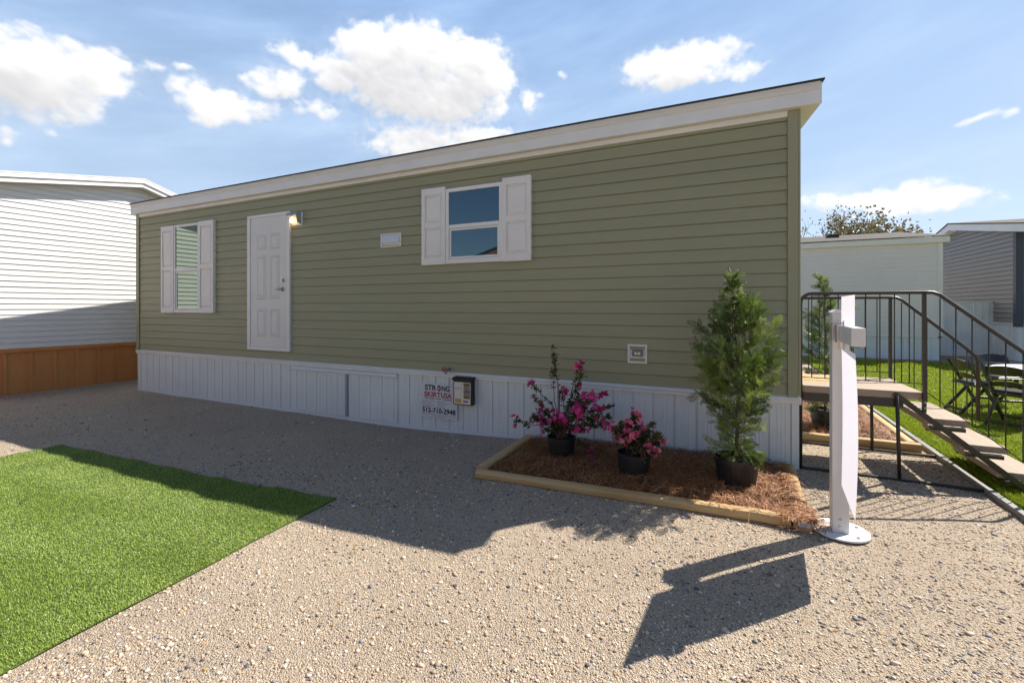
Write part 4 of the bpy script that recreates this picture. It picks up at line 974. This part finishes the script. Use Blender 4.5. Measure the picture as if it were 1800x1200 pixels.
mb = MB(); ribbed(mb, 'y', WX1-.02, 1, WY0, WY1, lambda a: -.22, .66, .33, .022, False, .055); ribbed(mb, 'x', WY0+.02, -1, -22, WX1-.02, lambda a: -.22, .66, .33, .022, False, .055); mb.build('skirting', ORSK, wh, fix=False)
mb = MB(); mb.box(WX1-.03, WX1+.022, WY0-.01, WY1, .63, .70); mb.build('skirt_cap', ORSK, wh, bev=.004)
mb = MB(); mb.box(WX1-.02, WX1+.018, WY0-.018, WY0+.08, .70, wroof(WY0)); mb.build('corner_trim', WHITE, wh, bev=.004)

# ------------------------------------------------------------------ white house beyond the lawn
bh = thing('white_house', 'white sided mobile home with brown shingle roof facing the lawn behind the steps', 'mobile home', (1, 18, 0))
BY, BX0, BX1, BRY = 15.9, -9., 5.15, 19.98
mb = MB(); mb.box(BX0, BX1-.04, BY+.03, 24, .64, 3.18)
siding(mb, 'x', BY, -1, BX0, BX1, .64, 3.18, .127, depth=.014)
mb.prism([(BY+.02, 3.18), (BRY, 3.85), (24, 3.18)], 'x', BX0, BX1-.02)
siding(mb, 'y', BX1, 1, BY, 24, .64, 4., .127, ztop=lambda y: 3.18+.17*(min(y, 2*BRY-y)-BY))
mb.build('wall', pbr('pale_siding', (.65, .635, .655), .5, .03, .6), bh, fix=False)
mb = MB(); mb.box(BX0, BX1+.13, BY-.13, BY-.11, 3.16, 3.315); mb.build('fascia', WHITE, bh)
mb = MB(); mb.box(BX0, BX1+.11, BY-.11, BY, 3.165, 3.175); mb.build('soffit', MATS['soffit_cream'], bh)
mb = MB(); mb.prism([(BY-.16, 3.32), (BRY, 4.02), (24.2, 3.3), (24.2, 3.32), (BRY, 4.04), (BY-.16, 3.34)], 'x', BX0, BX1+.15); rf = mb.build('roof', SHINGB, bh)
mb = MB(); mb.box(2.95, 3.28, 18.0, 18.3, 3.66, 3.84); mb.build('roof_vent', BLACKP, rf, bev=.02)
mb = MB(); mb.box(BX1-.08, BX1+.02, BY-.02, BY+.08, .62, 3.165); mb.build('corner_trim', WHITE, bh)
mb = MB(); ribbed(mb, 'x', BY+.02, -1, BX0, BX1-.03, lambda a: -.05, .64, .3, .02, True, .04); ribbed(mb, 'y', BX1-.03, 1, BY+.02, 24, lambda a: -.05, .64, .3, .02, True, .04); mb.build('skirting', pbr('pale_skirt', (.66, .70, .74), .5), bh, fix=False)
mb = MB(); mb.box(BX0, BX1+.01, BY-.02, BY, .62, .66); mb.build('skirt_cap', WHITE, bh)

# ------------------------------------------------------------------ grey house at the right
gh = thing('grey_house', 'charcoal grey sided mobile home with white gable trim at the right edge', 'mobile home', (10, 19, 0))
GX, GY0, GY1, GR = 6.87, 16.55, 23.4, 19.96
def groof(y): return 4.0-.16*abs(GR-y) if y < GR else 4.0-.21*(y-GR)
mb = MB(); mb.prism([(GY0+.03, .98), (GY1, .98), (GY1, groof(GY1)-.02), (GR, 3.98), (GY0+.02, groof(GY0)-.02)], 'x', GX+.01, 20)
siding(mb, 'y', GX, -1, GY0, GY1, 1.03, 4.1, .128, ztop=groof, depth=.032)
siding(mb, 'x', GY0, -1, GX, 20, 1.03, 3.42, .128, depth=.016); mb.build('wall', GREYS, gh, fix=False)
mb = MB(); mb.box(GX-.03, GX+.12, GY0-.04, GY0-.0, .92, groof(GY0)); mb.box(GX-.03, GX-.001, GY0, GY0+.1, .92, groof(GY0)); mb.build('corner_trim', NAVY, gh)
mb = MB()
for (ya, yb) in ((GY0-.9, GR), (GR, GY1+.2)):
    mb.prism([(ya, groof(ya)), (yb, groof(yb)), (yb, groof(yb)+.2), (ya, groof(ya)+.2)], 'x', GX-.24, GX-.22)
mb.build('rake_board', WHITE, gh)
mb = MB()
for (ya, yb) in ((GY0-.9, GR), (GR, GY1+.2)): mb.add([(GX-.22, ya, groof(ya)), (GX, ya, groof(ya)), (GX, yb, groof(yb)), (GX-.22, yb, groof(yb))], [(0, 1, 2, 3)])
mb.build('soffit', MATS['soffit_cream'], gh)
mb = MB(); mb.prism([(GY0-.92, groof(GY0-.92)+.2), (GR, 4.2), (GY1+.25, groof(GY1+.25)+.2), (GY1+.25, groof(GY1+.25)+.23), (GR, 4.24), (GY0-.92, groof(GY0-.92)+.23)], 'x', GX-.26, 20); mb.build('roof', SHINGB, gh)
mb = MB(); ribbed(mb, 'y', GX+.02, -1, GY0, GY1, lambda a: -.05, .97, .25, .02, True, .04); ribbed(mb, 'x', GY0+.02, -1, GX, 20, lambda a: -.05, .97, .25, .02, True, .04); mb.build('skirting', pbr('white_skirt_far', (.68, .72, .76), .5), gh, fix=False)
mb = MB(); mb.box(GX-.012, GX+.02, GY0, GY1, .96, 1.03); mb.build('skirt_cap', WHITE, gh)
# fence between the two
fe = thing('white_fence', 'white vertical panel fence closing the gap between the white and the grey house', 'fence', (6.0, 17.66, 0))
mb = MB(); ribbed(mb, 'x', 17.66, -1, 5.0, 6.84, lambda a: .09, 1.58, .15, .012, True, .03); mb.build('panel', pbr('white_panel', (.66, .70, .74), .4, .12, 3), fe, fix=False)
mb = MB(); mb.box(5.0, 6.84, 17.63, 17.69, 1.58, 1.615); mb.box(5.0, 6.84, 17.655, 17.69, -.02, .09); mb.build('rail', WHITE, fe)
tag(MB().add([(1.0, 15.28, .012), (22, 15.28, .012), (22, 24, .012), (1.0, 24, .012)], [(0, 1, 2, 3)]).build('dirt_strip', pbr('dirt', (.30, .26, .22), .95, .2, 3, .5, 40)), kind='structure')

# ------------------------------------------------------------------ trees behind
def oak(label, base, h, spread, leafn, seed, wide=1.):
    random.seed(seed); t = thing('oak_tree', label, 'tree', base, 'trees beyond the houses'); b0 = Vector(base); mb = MB(); K = Cards(); tips = []
    def grow(p, d, L, r, lev):
        n = 3; pts = [p]; q = p
        for i in range(n):
            d = (d+rv(.16)+Vector((0, 0, .04))).normalized(); q = q+d*L/n; pts.append(q)
        mb.tube(pts, [r*(1-.4*i/n) for i in range(n+1)], 6 if lev < 3 else 4, cap=False)
        if lev >= 5: tips.append((q, d)); return
        if lev >= 3: tips.append((q, d))
        for k in range(random.randint(2, 3) if lev else 4):
            dd = (d*.75+rv(.55)).normalized(); dd.z = dd.z*.7+.12; dd = Vector((dd.x*spread, dd.y*spread, dd.z)).normalized()
            grow(pts[random.randint(2, 3)], dd, L*random.uniform(.62, .8), r*.58, lev+1)
    grow(b0, Vector((0, 0, 1)), h*.30, h*.032, 0)
    PAL = [(.17, .15, .06), (.21, .175, .08), (.13, .12, .05), (.22, .16, .09)]
    if tips:
        for i in range(leafn):
            q, d = random.choice(tips); p = q+rv(.22); K.leaf(p, rv().normalized(), rv().normalized(), random.uniform(.09, .17), .08, jit(random.choice(PAL), .25))
    zmax = max(v[2] for v in mb.v)-b0.z; k = h/zmax
    def fit(v): return (b0.x+(v[0]-b0.x)*k*wide, b0.y+(v[1]-b0.y)*k*wide, b0.z+(v[2]-b0.z)*k)
    mb.v = [fit(v) for v in mb.v]; K.v = [fit(v) for v in K.v]
    mb.build('trunk', BARK, t, fix=False)
    if K.v: K.build('crown', LEAFM, t)
oak('large sparse oak showing above the white roof, next to the sage home', (2.9, 34, 0), 7.8, 1.0, 7000, 3, 1.05)
oak('thin bare topped oak just right of the large sparse oak', (5.7, 35, 0), 7.4, .8, 700, 12, .6)
oak('low rounded oak behind the middle of the white roof', (6.9, 35, 0), 6.1, .9, 1900, 21, .75)
oak('oak twigs peeping over the grey house roof at the right edge', (20.6, 36, 0), 8.7, 1.0, 900, 33)
random.seed(5)

# ------------------------------------------------------------------ brown house behind the viewer (seen mirrored in the small window)
br = thing('brown_house', 'orange brown wooden gabled house mirrored in the lower pane of the small window', 'house', (-8, -12, 0))
mb = MB(); mb.prism([(-15.5, -.2), (-.5, -.2), (-.5, 2.58), (-8.0, 4.80), (-15.5, 2.58)], 'y', -16, -10.0); mb.build('wall', pbr('cedar_boards', (.34, .14, .045), .6, .25, 3, .3, 20, stretch=(1, 1, 6)), br)
mb = MB(); mb.prism([(-15.9, 2.47), (-8.0, 4.81), (-.1, 2.47), (-.1, 2.60), (-8.0, 4.94), (-15.9, 2.60)], 'y', -16.2, -9.985); mb.build('roof', SHING, br)
